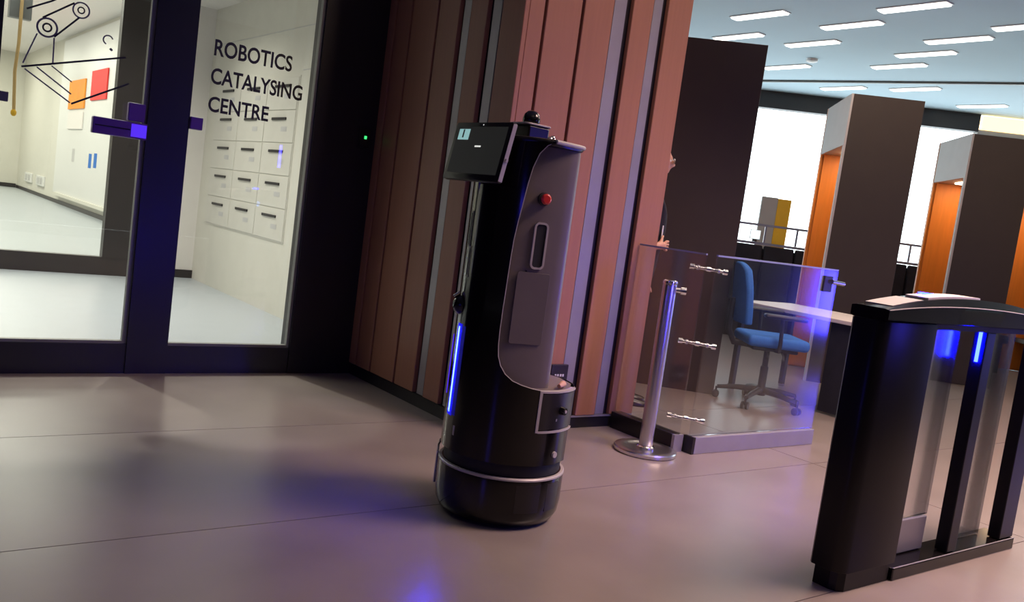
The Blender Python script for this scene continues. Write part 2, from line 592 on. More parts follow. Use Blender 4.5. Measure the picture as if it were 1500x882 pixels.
lettering('ROBOTICS', 1.645, 2.121, 1.882, 1.978, YD + 0.0065, 'ink', win1, off=0.02)
lettering('CATALYSING', 1.640, 2.205, 1.720, 1.814, YD + 0.0065, 'ink', win1, off=0.02)
lettering('CENTRE', 1.640, 2.006, 1.559, 1.650, YD + 0.0065, 'ink', win1, off=0.02)


def stroke(pts, wd, mat='ink', y=YD + 0.004):
    bm = bmesh.new()
    for (ax, az), (bx2, bz) in zip(pts, pts[1:]):
        d = Vector((bx2 - ax, bz - az))
        L = d.length
        m = frame_mat((ax, y, az), (d.x, 0, d.y), (0, 1, 0), (-d.y, 0, d.x))
        bx(bm, 0, L, 0, 0.003, -wd / 2, wd / 2, m)
    return obj('line_art', bm, mat, door)


def ring_art(cx, cz, r, wd, mat='ink', a0=0, a1=360):
    pts = [(cx + r * math.cos(R(a0 + (a1 - a0) * k / 24)), cz + r * math.sin(R(a0 + (a1 - a0) * k / 24))) for k in range(25)]
    return stroke(pts, wd, mat)


stroke([(0.675, 1.618), (1.171, 1.769)], 0.010)
stroke([(0.921, 1.471), (1.20, 1.632)], 0.010)
stroke([(0.679, 1.913), (0.79, 1.978), (0.86, 2.03)], 0.009)
stroke([(0.755, 1.886), (0.897, 1.995)], 0.009)
stroke([(0.815, 1.80), (0.925, 1.925)], 0.009)
stroke([(0.68, 1.637), (0.735, 1.80)], 0.007, 'decalgrey')
stroke([(0.815, 1.795), (0.818, 1.665)], 0.007, 'decalgrey')
stroke([(0.69, 1.61), (0.915, 1.475)], 0.007, 'decalgrey')
stroke([(0.745, 1.63), (0.917, 1.521)], 0.007, 'decalgrey')
stroke([(0.813, 1.65), (0.915, 1.585)], 0.006, 'decalgrey')
ring_art(0.779, 1.840, 0.047, 0.010, 'decalgrey')
ring_art(0.779, 1.840, 0.020, 0.009)
ring_art(0.932, 1.965, 0.040, 0.008, 'decalgrey')
ring_art(0.932, 1.965, 0.016, 0.007)
ring_art(1.075, 1.842, 0.024, 0.007, 'decalgrey', 20, 250)
stroke([(1.088, 1.80), (1.10, 1.79)], 0.012, 'decalgrey')

# access reader with the green light
rd = thing('access_reader', 'small black card reader with green light on the dark door side wall', 'card reader', (2.64, YD - 0.03, 1.56))
obj('reader_body', box(-0.035, 0.035, -0.018, 0, -0.06, 0.06, 0.005), 'satin', rd)
obj('status_light', box(-0.006, 0.010, -0.0215, -0.0185, -0.004, 0.016), 'greenled', rd)

# ------------------------------------------------------------------ wood clad core wall
WX, WY, WE = 2.72, 3.775, 3.943
core = struct('wall_core', box(WX + 0.035, WE - 0.01, WY + 0.035, 5.25, 0.0, 4.0), 'dark')
obj('plinth', box(WX + 0.012, WE - 0.005, WY + 0.012, WY + 0.034, 0, 0.078), 'frame', core)
obj('plinth', box(WX + 0.012, WX + 0.034, WY + 0.034, 5.25, 0, 0.072), 'frame', core)
# left face: planks and aluminium strips along y
Z0, Z1 = 0.078, 3.98
for a, b in ((5.165, 5.25), (4.965, 5.145), (4.648, 4.945), (4.405, 4.628), (4.118, 4.285), (WY + 0.0, 3.978)):
    obj('wood_plank', box(WX, WX + 0.03, a, b, Z0, Z1, 0.003, 1), 'wood', core)
for a, b in ((4.31, 4.378), (4.008, 4.085)):
    obj('metal_strip', box(WX + 0.016, WX + 0.034, a, b, Z0, Z1), 'alu', core)
# right face along x
for a, b in ((WX + 0.0305, 2.848), (2.866, 3.098), (3.118, 3.325), (3.470, 3.625), (3.745, WE)):
    obj('wood_plank', box(a, b, WY, WY + 0.03, Z0, Z1, 0.003, 1), 'wood', core)
for a, b in ((3.340, 3.430), (3.640, 3.708)):
    obj('metal_strip', box(a, b, WY + 0.016, WY + 0.034, Z0, Z1), 'alu', core)
obj('wood_plank', box(WE - 0.03, WE, WY + 0.0305, 4.3, Z0, Z1, 0.003, 1), 'wood', core)
obj('wood_plank', box(WE - 0.03, WE, 4.32, 4.75, Z0, Z1, 0.003, 1), 'wood', core)
obj('wood_plank', box(WE - 0.03, WE, 4.77, 5.25, Z0, Z1, 0.003, 1), 'wood', core)
obj('base_trim', box(WX + 0.03, WE, WY + 0.004, WY + 0.012, 0.066, 0.077), 'alu', core)

pl = thing('socket_plate', 'black socket plate low on the wood wall behind the robot', 'wall socket', (3.283, WY - 0.002, 0.335))
obj('plate', box(-0.063, 0.063, -0.022, 0, -0.055, 0.055, 0.004), 'sign', pl)
for dx in (-0.03, -0.012, 0.008, 0.026):
    obj('socket_mark', box(dx - 0.006, dx + 0.006, -0.0245, -0.0225, -0.016 + 0.003 * math.sin(dx * 99), 0.0), 'lockertag', pl)

# ------------------------------------------------------------------ the robot (faces -x, origin on its axis)
RX, RY, RR = 2.165, 2.755, 0.256
rob = thing('delivery_robot', 'tall black service robot with tilted screen and blue light strip', 'robot', (RX, RY, 0))


def cp(phi, z, r=RR):
    """point on the body; phi measured from the front, positive towards the +y side"""
    a = R(180 - phi)
    return Vector((r * math.cos(a), r * math.sin(a), z))


obj('base_ring', lathe([(0.20, 0.008), (0.236, 0.018), (0.250, 0.045), (RR, 0.09), (RR, 0.190), (0.253, 0.205), (0.240, 0.212), (0.20, 0.212)], 72), 'gloss', rob, True, 50)
obj('base_trim', lathe([(0.252, 0.200), (0.2575, 0.200), (0.2575, 0.206), (0.2535, 0.210), (0.250, 0.210)], 72), 'rim', rob, True)
obj('bumper_gap', lathe([(0.236, 0.205), (0.238, 0.21), (0.238, 0.255), (0.236, 0.262)], 64), 'rubber', rob, True)
for a in (30, 150, 270):
    wb = bmesh.new()
    c = Vector((0.13 * math.cos(R(a)), 0.13 * math.sin(R(a)), 0.0235))
    tube(wb, [c + Vector((0, -0.015, 0)), c + Vector((0, 0.015, 0))], 0.0235, 16)
    obj('wheel', wb, 'rubber', rob, True)

# outer shell: a front shield that steps down to a ledge round the back
half = [(180, .552), (150, .552), (125, .552), (105, .553), (92, .554), (79, .556), (70, .562), (60, .572), (52, .584), (45, .606), (40, .635), (37, .67), (35.8, .71), (35.4, .77), (35.5, .85),
        (36, .95), (36.4, 1.04), (37.0, 1.11), (38.6, 1.18), (40.4, 1.24), (42.6, 1.32), (45, 1.38), (49, 1.435), (55, 1.468), (62, 1.483)]
opp = []
NB = len(half)
for i, (ph, z) in enumerate(half):
    if i <= 9:
        opp.append((ph - (180 - ph) * 0 if i < 6 else ph * (1 - (i - 5) / 16.0), .262))
    elif i <= 13:
        opp.append((half[9][0] * (1 - 4 / 16.0) * (13 - i) / 4.0 * 1.0, .262))
    else:
        t = (i - 13) / (NB - 1 - 13)
        opp.append((0, .262 + (1.46 - .262) * t))


def shell(thick):
    bm = bmesh.new()
    NV = 14
    for sgn in (-1, 1):
        for rr, flip in ((RR, False), (RR - thick, True)):
            grid = []
            for (p0, z0), (p1, z1) in zip(half, opp):
                grid.append([bm.verts.new(cp(sgn * (p0 + (p1 - p0) * k / NV), z0 + (z1 - z0) * k / NV, rr)) for k in range(NV + 1)])
            for a, b in zip(grid, grid[1:]):
                for k in range(NV):
                    q = (a[k], b[k], b[k + 1], a[k + 1])
                    try:
                        bm.faces.new(q if (sgn < 0) != flip else q[::-1])
                    except ValueError:
                        pass
            if not flip:
                outer = [g[0] for g in grid]
            else:
                inner = [g[0] for g in grid]
        for i in range(NB - 1):
            q = (outer[i], inner[i], inner[i + 1], outer[i + 1])
            bm.faces.new(q if sgn < 0 else q[::-1])
    bmesh.ops.remove_doubles(bm, verts=bm.verts, dist=0.0004)
    bmesh.ops.recalc_face_normals(bm, faces=bm.faces)
    return bm


sh = obj('front_shell', shell(0.014), 'gloss', rob, True, 38)
# light edge of the shield where it steps back to the side panel
for sgn in (-1, 1):
    lb = bmesh.new()
    tube(lb, [cp(sgn * p, z, RR - 0.003) for p, z in half[3:]], 0.0024, 8)
    obj('shield_edge', lb, 'rim' if sgn < 0 else 'rim', sh, True)
obj('ledge', lathe([(0.10, 0.530), (0.2545, 0.530), (0.2545, 0.546), (0.248, 0.552), (0.10, 0.552)], 64), 'panel', rob, True)


def dshape(g=0.0):
    pts = [(-0.197 + g, -0.128)]
    side = [(-0.197 + g, -0.128), (-0.10, -0.166 + g), (-0.02, -0.188 + g), (0.012, -0.193 + g)]
    cx, cy, r = 0.012, -0.153 + g, 0.040 - g * 0
    arc = [(cx + (r) * math.sin(R(a)), cy - r * math.cos(R(a))) for a in (18, 36, 54, 72, 90)]
    low = side + arc
    up = [(x, -y) for x, y in reversed(low)]
    front = [(-0.215 + g, 0.085), (-0.222 + g, 0.0), (-0.215 + g, -0.085)]
    return low + up + front


def loft(levels):
    bm = bmesh.new()
    rings = [[bm.verts.new((x, y, z)) for x, y in poly] for poly, z in levels]
    n = len(rings[0])
    for a, b in zip(rings, rings[1:]):
        for k in range(n):
            bm.faces.new((a[k], a[(k + 1) % n], b[(k + 1) % n], b[k]))
    bm.faces.new(rings[0][::-1])
    bm.faces.new(rings[-1])
    bmesh.ops.recalc_face_normals(bm, faces=bm.faces)
    return bm


hs = obj('rear_housing', loft([(dshape(), .552), (dshape(), .9), (dshape(), 1.2), (dshape(), 1.45), (dshape(0.003), 1.47)]), 'panel', rob, True, 45)
tp = [(-0.122, -0.224), (-0.05, -0.212), (0.02, -0.200), (0.045, -0.187), (0.060, -0.155)]
top_poly = tp + [(x, -y) for x, y in reversed(tp)] + [tuple(cp(p, 0)[:2]) for p in (58, 45, 30, 15, 0, -15, -30, -45, -58)]
cap_bm = prism(top_poly, 0.026, Matrix.Translation((0, 0, 1.466)), 0.009)
cap = obj('top_cover', cap_bm, 'satin', rob, True, 40)
lipb = bmesh.new()
tube(lipb, [(x * 1.0, y, 1.484) for x, y in tp], 0.0085, 10)
obj('top_lip', lipb, 'rim', cap, True)

# items on the right side panel: the panel line runs from (-.197,-.128) to (.012,-.193)
pA, pB = Vector((-0.197, -0.128, 0)), Vector((0.012, -0.193, 0))


def seg_on_side(s):
    low = [(-0.197, -0.128), (-0.10, -0.166), (-0.02, -0.188), (0.012, -0.193)]
    for (ax, ay), (bx_, by) in zip(low, low[1:]):
        L = math.hypot(bx_ - ax, by - ay)
        if s <= L or (bx_, by) == low[-1]:
            d = Vector((bx_ - ax, by - ay, 0)) / L
            return Vector((ax, ay, 0)) + d * s, d
        s -= L


def side_frame(s, z, out=0.0):
    p, d = seg_on_side(s)
    n = Vector((d.y, -d.x, 0))
    return frame_mat(p + Vector((0, 0, z)) + n * out, d, (0, 0, 1), n)


bt = obj('button_collar', prism([(0.025 * math.cos(2 * math.pi * k / 28), 0.025 * math.sin(2 * math.pi * k / 28)) for k in range(28)], 0.010, side_frame(0.105, 1.273, 0.0005), 0.002), 'rubber', rob, True)
bm = bmesh.new()
f = side_frame(0.105, 1.273, 0.010)
rr_ = [bm.verts.new(f @ Vector((r * math.cos(2 * math.pi * k / 24), r * math.sin(2 * math.pi * k / 24), h))) for r, h in ((0.013, 0), (0.013, 0.008), (0.020, 0.012), (0.020, 0.019), (0.014, 0.024)) for k in range(24)]
for i in range(4):
    for k in range(24):
        bm.faces.new((rr_[i * 24 + k], rr_[i * 24 + (k + 1) % 24], rr_[(i + 1) * 24 + (k + 1) % 24], rr_[(i + 1) * 24 + k]))
bm.faces.new(rr_[96:120])
obj('stop_button', bm, 'red', bt, True)


def ring_prism(w_, h_, r_, t_, d_, mat):
    bm = bmesh.new()
    o_, i_ = rounded_rect(w_, h_, r_, 6), rounded_rect(w_ - 2 * t_, h_ - 2 * t_, r_ - t_, 6)
    n = len(o_)
    V = [[bm.verts.new(mat @ Vector((x, y, z))) for x, y in pl_] for pl_, z in ((o_, 0), (o_, d_), (i_, d_), (i_, 0))]
    for j in range(3):
        for k in range(n):
            bm.faces.new((V[j][k], V[j][(k + 1) % n], V[j + 1][(k + 1) % n], V[j + 1][k]))
    bmesh.ops.recalc_face_normals(bm, faces=bm.faces)
    return bm


sl = obj('grip_frame', ring_prism(0.058, 0.178, 0.020, 0.008, 0.007, side_frame(0.112, 1.097, 0.0)), 'rim', rob, True, 30)
obj('grip_hollow', prism(rounded_rect(0.043, 0.163, 0.013), 0.0025, side_frame(0.112, 1.097, 0.0)), 'rubber', sl)
hb = bmesh.new()
for s0, s1 in ((0.035, 0.103), (0.105, 0.180)):
    pass
hatch = obj('service_hatch', prism(rounded_rect(0.135, 0.275, 0.010), 0.003, side_frame(0.103 + 0.004, 0.857, 0.0012), 0.001), 'panel2', rob)
obj('sensor_dot', prism(rounded_rect(0.006, 0.006, 0.002), 0.003, side_frame(0.075, 0.998, 0.001)), 'rubber', rob)

# charging module set in the lower body, right rear side


def cyl_patch(ph0, ph1, z0, z1, r0, r1, n=14, bev=0.0):
    bm = bmesh.new()
    rings = []
    for k in range(n + 1):
        p = ph0 + (ph1 - ph0) * k / n
        rings.append([bm.verts.new(cp(p, z, r)) for r, z in ((r0, z0), (r1, z0 + bev), (r1, z1 - bev), (r0, z1))])
    for a, b in zip(rings, rings[1:]):
        for k in range(4):
            bm.faces.new((a[k], a[(k + 1) % 4], b[(k + 1) % 4], b[k]))
    bm.faces.new(rings[0][::-1])
    bm.faces.new(rings[-1])
    bmesh.ops.recalc_face_normals(bm, faces=bm.faces)
    return bm


cm = obj('charge_module', cyl_patch(-80, -128, .402, .549, 0.245, 0.2585, 16, 0.004), 'satin', rob, True, 40)
obj('module_lower_edge', cyl_patch(-80, -130, .392, .400, 0.250, 0.2605, 16), 'rim', cm, True)
obj('module_top_edge', cyl_patch(-80, -130, .5485, .5555, 0.240, 0.2605, 16), 'rim', cm, True)
obj('module_side_edge', cyl_patch(-77.5, -80, .394, .5555, 0.250, 0.2605, 3), 'rim', cm, True)
kb = bmesh.new()
d0 = cp(-104, .478, 1.0); d0.z = 0
tube(kb, [cp(-104, .478, 0.258), cp(-104, .478, 0.258) + d0 * 0.020], [0.017, 0.014], 18)
kn = obj('charge_knob', kb, 'gloss', cm, True, 40)
kb = bmesh.new()
tube(kb, [cp(-104, .478, 0.2785), cp(-104, .478, 0.2785) + d0 * 0.003], 0.006, 14)
obj('knob_mark', kb, 'rim', kn, True)
obj('module_mark', cyl_patch(-98, -99.5, .437, .447, 0.2586, 0.2600, 2), 'rim', cm)
bmk = bmesh.new()
d1 = cp(-103, .297, 1.0); d1.z = 0
tube(bmk, [cp(-103, .302, 0.254), cp(-103, .302, 0.254) + d1 * 0.008], [0.013, 0.012], 20)
obj('power_button', bmk, 'rim', rob, True)
bmk = bmesh.new()
tube(bmk, [cp(-106, .556, 0.226) + Vector((0, 0, 0.010)), cp(-116, .556, 0.222) + Vector((0, 0, 0.016)), cp(-126, .556, 0.218) + Vector((0, 0, 0.008))], [0.008, 0.013, 0.006], 10)
obj('cable_plug', bmk, 'skin', rob, True)
obj('base_window', cyl_patch(-68, -92, .075, .185, 0.2545, 0.2568, 10), 'satin', rob, True)
obj('base_window', cyl_patch(-100, -118, .075, .185, 0.2545, 0.2568, 10), 'satin', rob, True)

# front light strip with painted halo and reflection, camera knob, slots
for ph, m_, hw in ((12, 'led', 1.3), (31, 'violetglow', 0.5)):  # second, violet one paints the LED's reflection in the glossy shell
    zt, zb = (0.745, 0.405) if ph == 12 else (0.70, 0.46)
    hous = obj('led_strip_and_glint', cyl_patch(ph - hw, ph + hw, zb, zt, 0.2555, 0.2585, 3), m_, rob, True)
    if ph == 12:
        obj('halo_patch', cyl_patch(ph - 5.5, ph + 4.2, zb - 0.012, zt + 0.012, 0.2548, 0.2572, 6), 'lens', hous, True)  # glowing patch painting the strip's halo onto the shell
        obj('halo_fringe', cyl_patch(ph - 11, ph - 5.6, zb - 0.006, zt + 0.006, 0.2548, 0.2570, 6), 'halodim', hous, True)  # dimmer band where the painted halo fades out
        obj('light_core', cyl_patch(ph - hw * 0.45, ph + hw * 0.45, zb + 0.006, zt - 0.006, 0.2583, 0.2592, 2), 'ledcore', hous)
obj('rear_light_strip', box(0.0495, 0.0535, -0.152, -0.146, 0.86, 1.0), 'led', rob)
kb = bmesh.new()
d2 = cp(20, 0.825, 1.0); d2.z = 0
tube(kb, [cp(20, .825, 0.25), cp(20, .825, 0.25) + d2 * 0.012, cp(20, .825, 0.25) + d2 * 0.026, cp(20, .825, 0.25) + d2 * 0.034], [0.040, 0.038, 0.028, 0.012], 20)
cmk = obj('front_camera', kb, 'gloss', rob, True)
kb = bmesh.new()
tube(kb, [cp(20, .855, 0.285), cp(20, .872, 0.262)], [0.006, 0.008], 10)
obj('camera_clip', kb, 'chrome', cmk, True)
for ph, zc, hh in ((16, 1.125, 0.07), (11, 1.0, 0.06)):
    so = obj('front_slot', cyl_patch(ph - 2.6, ph + 2.6, zc - hh, zc + hh, 0.2545, 0.2578, 4, 0.001), 'panel', rob, True)
    obj('slot_hollow', cyl_patch(ph - 1.5, ph + 1.5, zc - hh + 0.008, zc + hh - 0.008, 0.2576, 0.2583, 4), 'rubber', so)
kb = bmesh.new()
tube(kb, [cp(36, .262, 0.254), cp(36.5, .24, 0.262), cp(37, .20, 0.262), cp(37.3, .08, 0.2615)], 0.005, 8)
obj('bumper_clip', kb, 'chrome', rob, True)
obj('fault_light', cyl_patch(-2, 0.5, .325, .362, 0.2555, 0.2578, 2), 'rim', rob)

# screen on its bracket
SW, SH = 0.372, 0.226
sf = frame_mat((1.862 - RX, 2.772 - RY, 1.417), (0, -1, 0), (math.sin(R(10)), 0, math.cos(R(10))), (-math.cos(R(10)), 0, math.sin(R(10))))
# local: x to the viewer's right when facing the screen, y up, z out of the screen
tb = prism(rounded_rect(SW, SH, 0.010), 0.020, sf @ Matrix.Translation((0, 0, -0.020)), 0.002)
tab = obj('screen_body', tb, 'satin', rob, True, 40)
ed = prism([(SW / 2 - 0.0005, -SH / 2 + 0.006), (SW / 2 + 0.0015, -SH / 2 + 0.006), (SW / 2 + 0.0015, SH / 2 - 0.006), (SW / 2 - 0.0005, SH / 2 - 0.006)], 0.017, sf @ Matrix.Translation((0, 0, -0.0185)))
obj('screen_edge', ed, 'rim', tab)


def on_screen(x0, x1, y0, y1, z0, z1, name, mat, parent):
    bm = bmesh.new()
    bx(bm, x0, x1, y0, y1, z0, z1, sf)
    bmesh.ops.recalc_face_normals(bm, faces=bm.faces)
    return obj(name, bm, mat, parent)


on_screen(-SW / 2 + 0.022, SW / 2 - 0.022, -SH / 2 + 0.026, SH / 2 - 0.018, 0.0002, 0.0012, 'display', 'screen', tab)
on_screen(-0.152, -0.078, 0.044, 0.086, 0.0012, 0.0016, 'video_inset', 'teal', tab)
on_screen(-0.124, -0.114, 0.052, 0.084, 0.0016, 0.0018, 'video_figure', 'screen', tab)
on_screen(-0.020, 0.020, 0.016, 0.022, 0.0012, 0.0016, 'display_mark', 'dash', tab)
on_screen(-0.003, 0.002, SH / 2 - 0.012, SH / 2 - 0.008, 0.0002, 0.001, 'webcam_light', 'dash', tab)
on_screen(SW / 2 + 0.001, SW / 2 + 0.007, -0.034, -0.022, -0.016, -0.006, 'side_key', 'rim', tab)
brk = bmesh.new()
tube(brk, [sf @ Vector((0, -0.02, -0.018)), (-0.235, 0.01, 1.40), (-0.20, 0.0, 1.41)], [0.05, 0.055, 0.055], 16)
obj('screen_bracket', brk, 'satin', rob, True)
# sensor mast: dome on a plate, held by a clear block
mast = obj('mast_block', box(-0.130, -0.030, -0.060, 0.040, 1.4925, 1.546, 0.006), 'satin', rob)
obj('mast_plate', prism(rounded_rect(0.13, 0.12, 0.02), 0.007, Matrix.Translation((-0.085, -0.005, 1.5465)), 0.002), 'rim', mast)
obj('dome_camera', lathe([(0.030, 0.0), (0.034, 0.010), (0.034, 0.022), (0.029, 0.038), (0.018, 0.049), (0.006, 0.053)], 28, (-0.083, -0.005, 1.554)), 'gloss', rob, True)
for i, (dx, dy, r) in enumerate(((-0.005, -0.05, 0.012), (0.012, -0.045, 0.010), (0.004, -0.062, 0.008))):
    kb = bmesh.new()
    bmesh.ops.create_icosphere(kb, subdivisions=2, radius=r)
    bmesh.ops.translate(kb, verts=kb.verts, vec=(dx - 0.01, dy, 1.507 + 0.008 * (i % 2)))
    obj('mast_screw', kb, 'chrome', mast, True)

# ------------------------------------------------------------------ turnstile
GY0, GY1, GX0, GX1 = 1.640, 1.775, 2.90, 4.30
gate = thing('turnstile', 'black speed gate cabinet with arched top and glass at right edge', 'turnstile', (0, 0, 0))
ch = 0.045
poly = [(GX0, GY1 - 0.01), (GX0, GY0 + ch), (GX0 + 0.012, GY0 + 0.022), (GX0 + ch, GY0), (3.262, GY0), (3.262, GY1), (GX0 + 0.01, GY1)]
obj('end_post', prism(poly, 0.93, Matrix.Translation((0, 0, 0.075)), 0.003), 'gateblack', gate, True, 40)
pp = [(GX0 + 0.02, GY1 - 0.015), (GX0 + 0.02, GY0 + ch + 0.01), (GX0 + 0.03, GY0 + 0.03), (GX0 + ch + 0.01, GY0 + 0.012), (3.25, GY0 + 0.012), (3.25, GY1 - 0.012)]
obj('post_foot', prism(pp, 0.0745, Matrix.Translation((0, 0, 0.0)), 0.003), 'gateblack', gate)
obj('base_rail', box(3.2635, GX1, GY0, GY1, 0, 0.050, 0.004), 'gloss', gate)
obj('rail_edge', box(3.2635, GX1, GY0 - 0.001, GY0 + 0.004, 0.0505, 0.053), 'alu', gate)
obj('middle_post', box(3.695, 3.770, GY0 + 0.01, GY0 + 0.065, 0.0535, 0.985, 0.004), 'gateblack', gate)
obj('end_post', box(4.17, GX1, GY0 + 0.01, GY0 + 0.065, 0.0535, 0.985, 0.004), 'gateblack', gate)
# arched top cover


def arch(x):
    c = (GX0 + GX1) / 2
    t = (x - c) / (GX1 - c)
    return 1.050 + 0.062 * max(0, 1 - abs(t) ** 2.2)


n = 28
xs = [GX0 + (GX1 - GX0) * k / n for k in range(n + 1)]
bm = bmesh.new()
rows = []
for x in xs:
    zt = arch(x)
    rows.append([bm.verts.new(p) for p in ((x, GY0 + 0.004, 1.006), (x, GY0 - 0.006, 1.012), (x, GY0 - 0.006, 1.046 + (zt - 1.05) * 0.55), (x, GY0 + 0.012, zt), (x, GY1 - 0.012, zt), (x, GY1 + 0.006, 1.046 + (zt - 1.05) * 0.55), (x, GY1 + 0.006, 1.012), (x, GY1 - 0.004, 1.006))])
for a, b in zip(rows, rows[1:]):
    for k in range(8):
        bm.faces.new((a[k], a[(k + 1) % 8], b[(k + 1) % 8], b[k]))
bm.faces.new(rows[0][::-1])
bm.faces.new(rows[-1])
bmesh.ops.recalc_face_normals(bm, faces=bm.faces)
topc = obj('top_cover', bm, 'gloss', gate, True, 30)
bm = bmesh.new()
tube(bm, [(x, GY0 - 0.0065, 1.046 + (arch(x) - 1.05) * 0.55) for x in xs], 0.0022, 6)
obj('cover_trim', bm, 'rim', topc, True)
bm = bmesh.new()
vv = [[bm.verts.new((x, y, arch(x) + h)) for y, h in ((GY0 + 0.014, .0006), (GY0 + 0.014, .003), (GY1 - 0.014, .003), (GY1 - 0.014, .0006))] for x in xs[1:6]]
for a, b in zip(vv, vv[1:]):
    for k in range(4):
        bm.faces.new((a[k], a[(k + 1) % 4], b[(k + 1) % 4], b[k]))
bm.faces.new(vv[0]); bm.faces.new(vv[-1][::-1])
bmesh.ops.recalc_face_normals(bm, faces=bm.faces)
obj('top_plate', bm, 'rim', topc)
bm = bmesh.new()
vv = [[bm.verts.new((x, y, arch(x) + h)) for y, h in ((GY0 + 0.022, .0006), (GY0 + 0.022, .0075), (GY1 - 0.022, .0075), (GY1 - 0.022, .0006))] for x in xs[6:15]]
for a, b in zip(vv, vv[1:]):
    for k in range(4):
        bm.faces.new((a[k], a[(k + 1) % 4], b[(k + 1) % 4], b[k]))
bm.faces.new(vv[0]); bm.faces.new(vv[-1][::-1])
bmesh.ops.recalc_face_normals(bm, faces=bm.faces)
obj('card_reader_plate', bm, 'deskwhite', topc)
obj('status_arrow', prism([(0, 0), (0.07, 0), (0.012, 0.03)], 0.004, frame_mat((3.28, GY1 - 0.05, arch(3.3) + 0.009), (1, 0, 0), (0, 1, 0), (0, 0, 1))), 'led', topc)
obj('underside', box(GX0 + 0.08, GX1 - 0.02, GY0 + 0.008, GY1 - 0.008, 0.986, 1.0055), 'rubber', gate)
obj('flap_glass', box(3.275, 3.645, GY1 - 0.04, GY1 - 0.03, 0.199, 0.985), 'flapglass', gate)
obj('flap_foot', box(3.275, 3.63, GY1 - 0.05, GY1 - 0.02, 0.0535, 0.195, 0.004), 'alu', gate)
obj('flap_glass', box(3.79, 4.15, GY1 - 0.04, GY1 - 0.03, 0.0535, 0.985), 'flapglass', gate)
for x0 in (3.34, 3.795):
    obj('blue_light', box(x0, x0 + 0.028, GY1 - 0.062, GY1 - 0.046, 0.935, 0.9855, 0.003), 'cyanled', gate)
obj('blue_light', box(3.683, 3.694, GY0 + 0.03, GY0 + 0.04, 0.86, 0.985), 'led', gate)

# ------------------------------------------------------------------ glass pen
PY, PX, PZ = 3.177, 3.79, 1.122
gb = thing('glass_barrier', 'clear glass barrier on a grey plinth in front of the blue chair', 'glass barrier', (0, 0, 0), group=None)
obj('plinth', box(3.858, 4.995, PY - 0.0, PY + 0.075, 0, 0.098, 0.003), 'alu', gb)
obj('plinth_end_cap', box(3.838, 3.8575, PY + 0.001, PY + 0.074, 0, 0.097), 'satin', gb)
obj('glass_pane', box(3.842, 5.012, PY + 0.030, PY + 0.042, 0.0985, PZ), 'penglass', gb)
obj('top_edge', box(3.842, 5.012, PY + 0.0295, PY + 0.0425, PZ + 0.0002, PZ + 0.010), 'edge', gb)
hk = obj('hinge_plate', box(4.86, 4.95, PY + 0.018, PY + 0.0295, 0.985, 1.085, 0.003), 'sign', gb)
bm = bmesh.new()
tube(bm, [(4.93, PY + 0.012, 1.052), (5.062, PY + 0.012, 1.045)], 0.014, 16)
obj('hinge_pin', bm, 'chrome', hk, True)
gs = thing('glass_barrier', 'dark glass barrier on a black plinth beside the wood wall', 'glass barrier', (0, 0, 0), group=None)
obj('plinth', box(PX - 0.037, PX + 0.037, 3.262, 3.765, 0, 0.100, 0.003), 'satin', gs)
obj('plinth_end_cap', box(PX - 0.036, PX + 0.036, 3.242, 3.2615, 0, 0.099), 'alu', gs)
obj('glass_pane', box(PX - 0.006, PX + 0.006, 3.245, 3.765, 0.1005, PZ), 'penglass', gs)
obj('top_edge', box(PX - 0.0065, PX + 0.0065, 3.245, 3.765, PZ + 0.0002, PZ + 0.010), 'edge', gs)
# chrome connectors bridging the corner
for i, (zc, word) in enumerate(((1.045, 'top'), (0.622, 'middle'), (0.192, 'bottom'))):
    cn = thing('glass_connector', 'chrome clamp joining the two glass barriers at the corner, %s one of three' % word, 'clamp', (0, 0, 0), group='chrome corner clamps')
    a, b = Vector((PX - 0.025, 3.318, zc + 0.004)), Vector((3.905, PY + 0.016, zc - 0.004))
    m_ = (a + b) / 2 + Vector((-0.004, -0.004, 0))
    obj('rod', tubes(([a, m_, b], 0.009)), 'chrome', cn, True)
    for p, q, r in ((a, b, 0.016), (b, a, 0.016), (m_, b, 0.014)):
        d = (q - p).normalized()
        obj('collar', tubes(([p - d * 0.012, p + d * 0.012], r)), 'chrome', cn, True)
    for p, q in ((a, b), (b, a)):
        d = (q - p).normalized()
        obj('end_button', tubes(([p + d * 0.03, p + d * 0.042], 0.013)), 'steel', cn, True)

# ------------------------------------------------------------------ stanchion
st = thing('stanchion', 'brushed steel queue post with round base before the glass barriers', 'queue post', (3.575, 3.285, 0))
obj('base_disc', lathe([(0.150, 0.0), (0.172, 0.004), (0.174, 0.020), (0.170, 0.027), (0.150, 0.030), (0.118, 0.030), (0.112, 0.026), (0.04, 0.026)], 56), 'steel', st, True, 35)
obj('base_collar', lathe([(0.05, 0.0262), (0.05, 0.034), (0.043, 0.040), (0.041, 0.040)], 36), 'chrome', st, True)
pr = 0.0385
obj('pole', lathe([(pr, 0.0405), (pr, 0.90), (pr, 0.940)], 40), 'steel', st, True, 35)
obj('pole_cap', lathe([(pr + 0.001, 0.9405), (pr + 0.002, 0.945), (pr + 0.002, 0.958), (pr - 0.006, 0.965)], 40), 'chrome', st, True, 35)
dr = Vector((0.795, -0.592, 0))
obj('rope_knob', tubes(([dr * 0.034 + Vector((0, 0, 0.913)), dr * 0.062 + Vector((0, 0, 0.913)), dr * 0.0625 + Vector((0, 0, 0.913)), dr * 0.092 + Vector((0, 0, 0.913))], [0.014, 0.014, 0.021, 0.021]), n=20), 'chrome', st, True, 35)

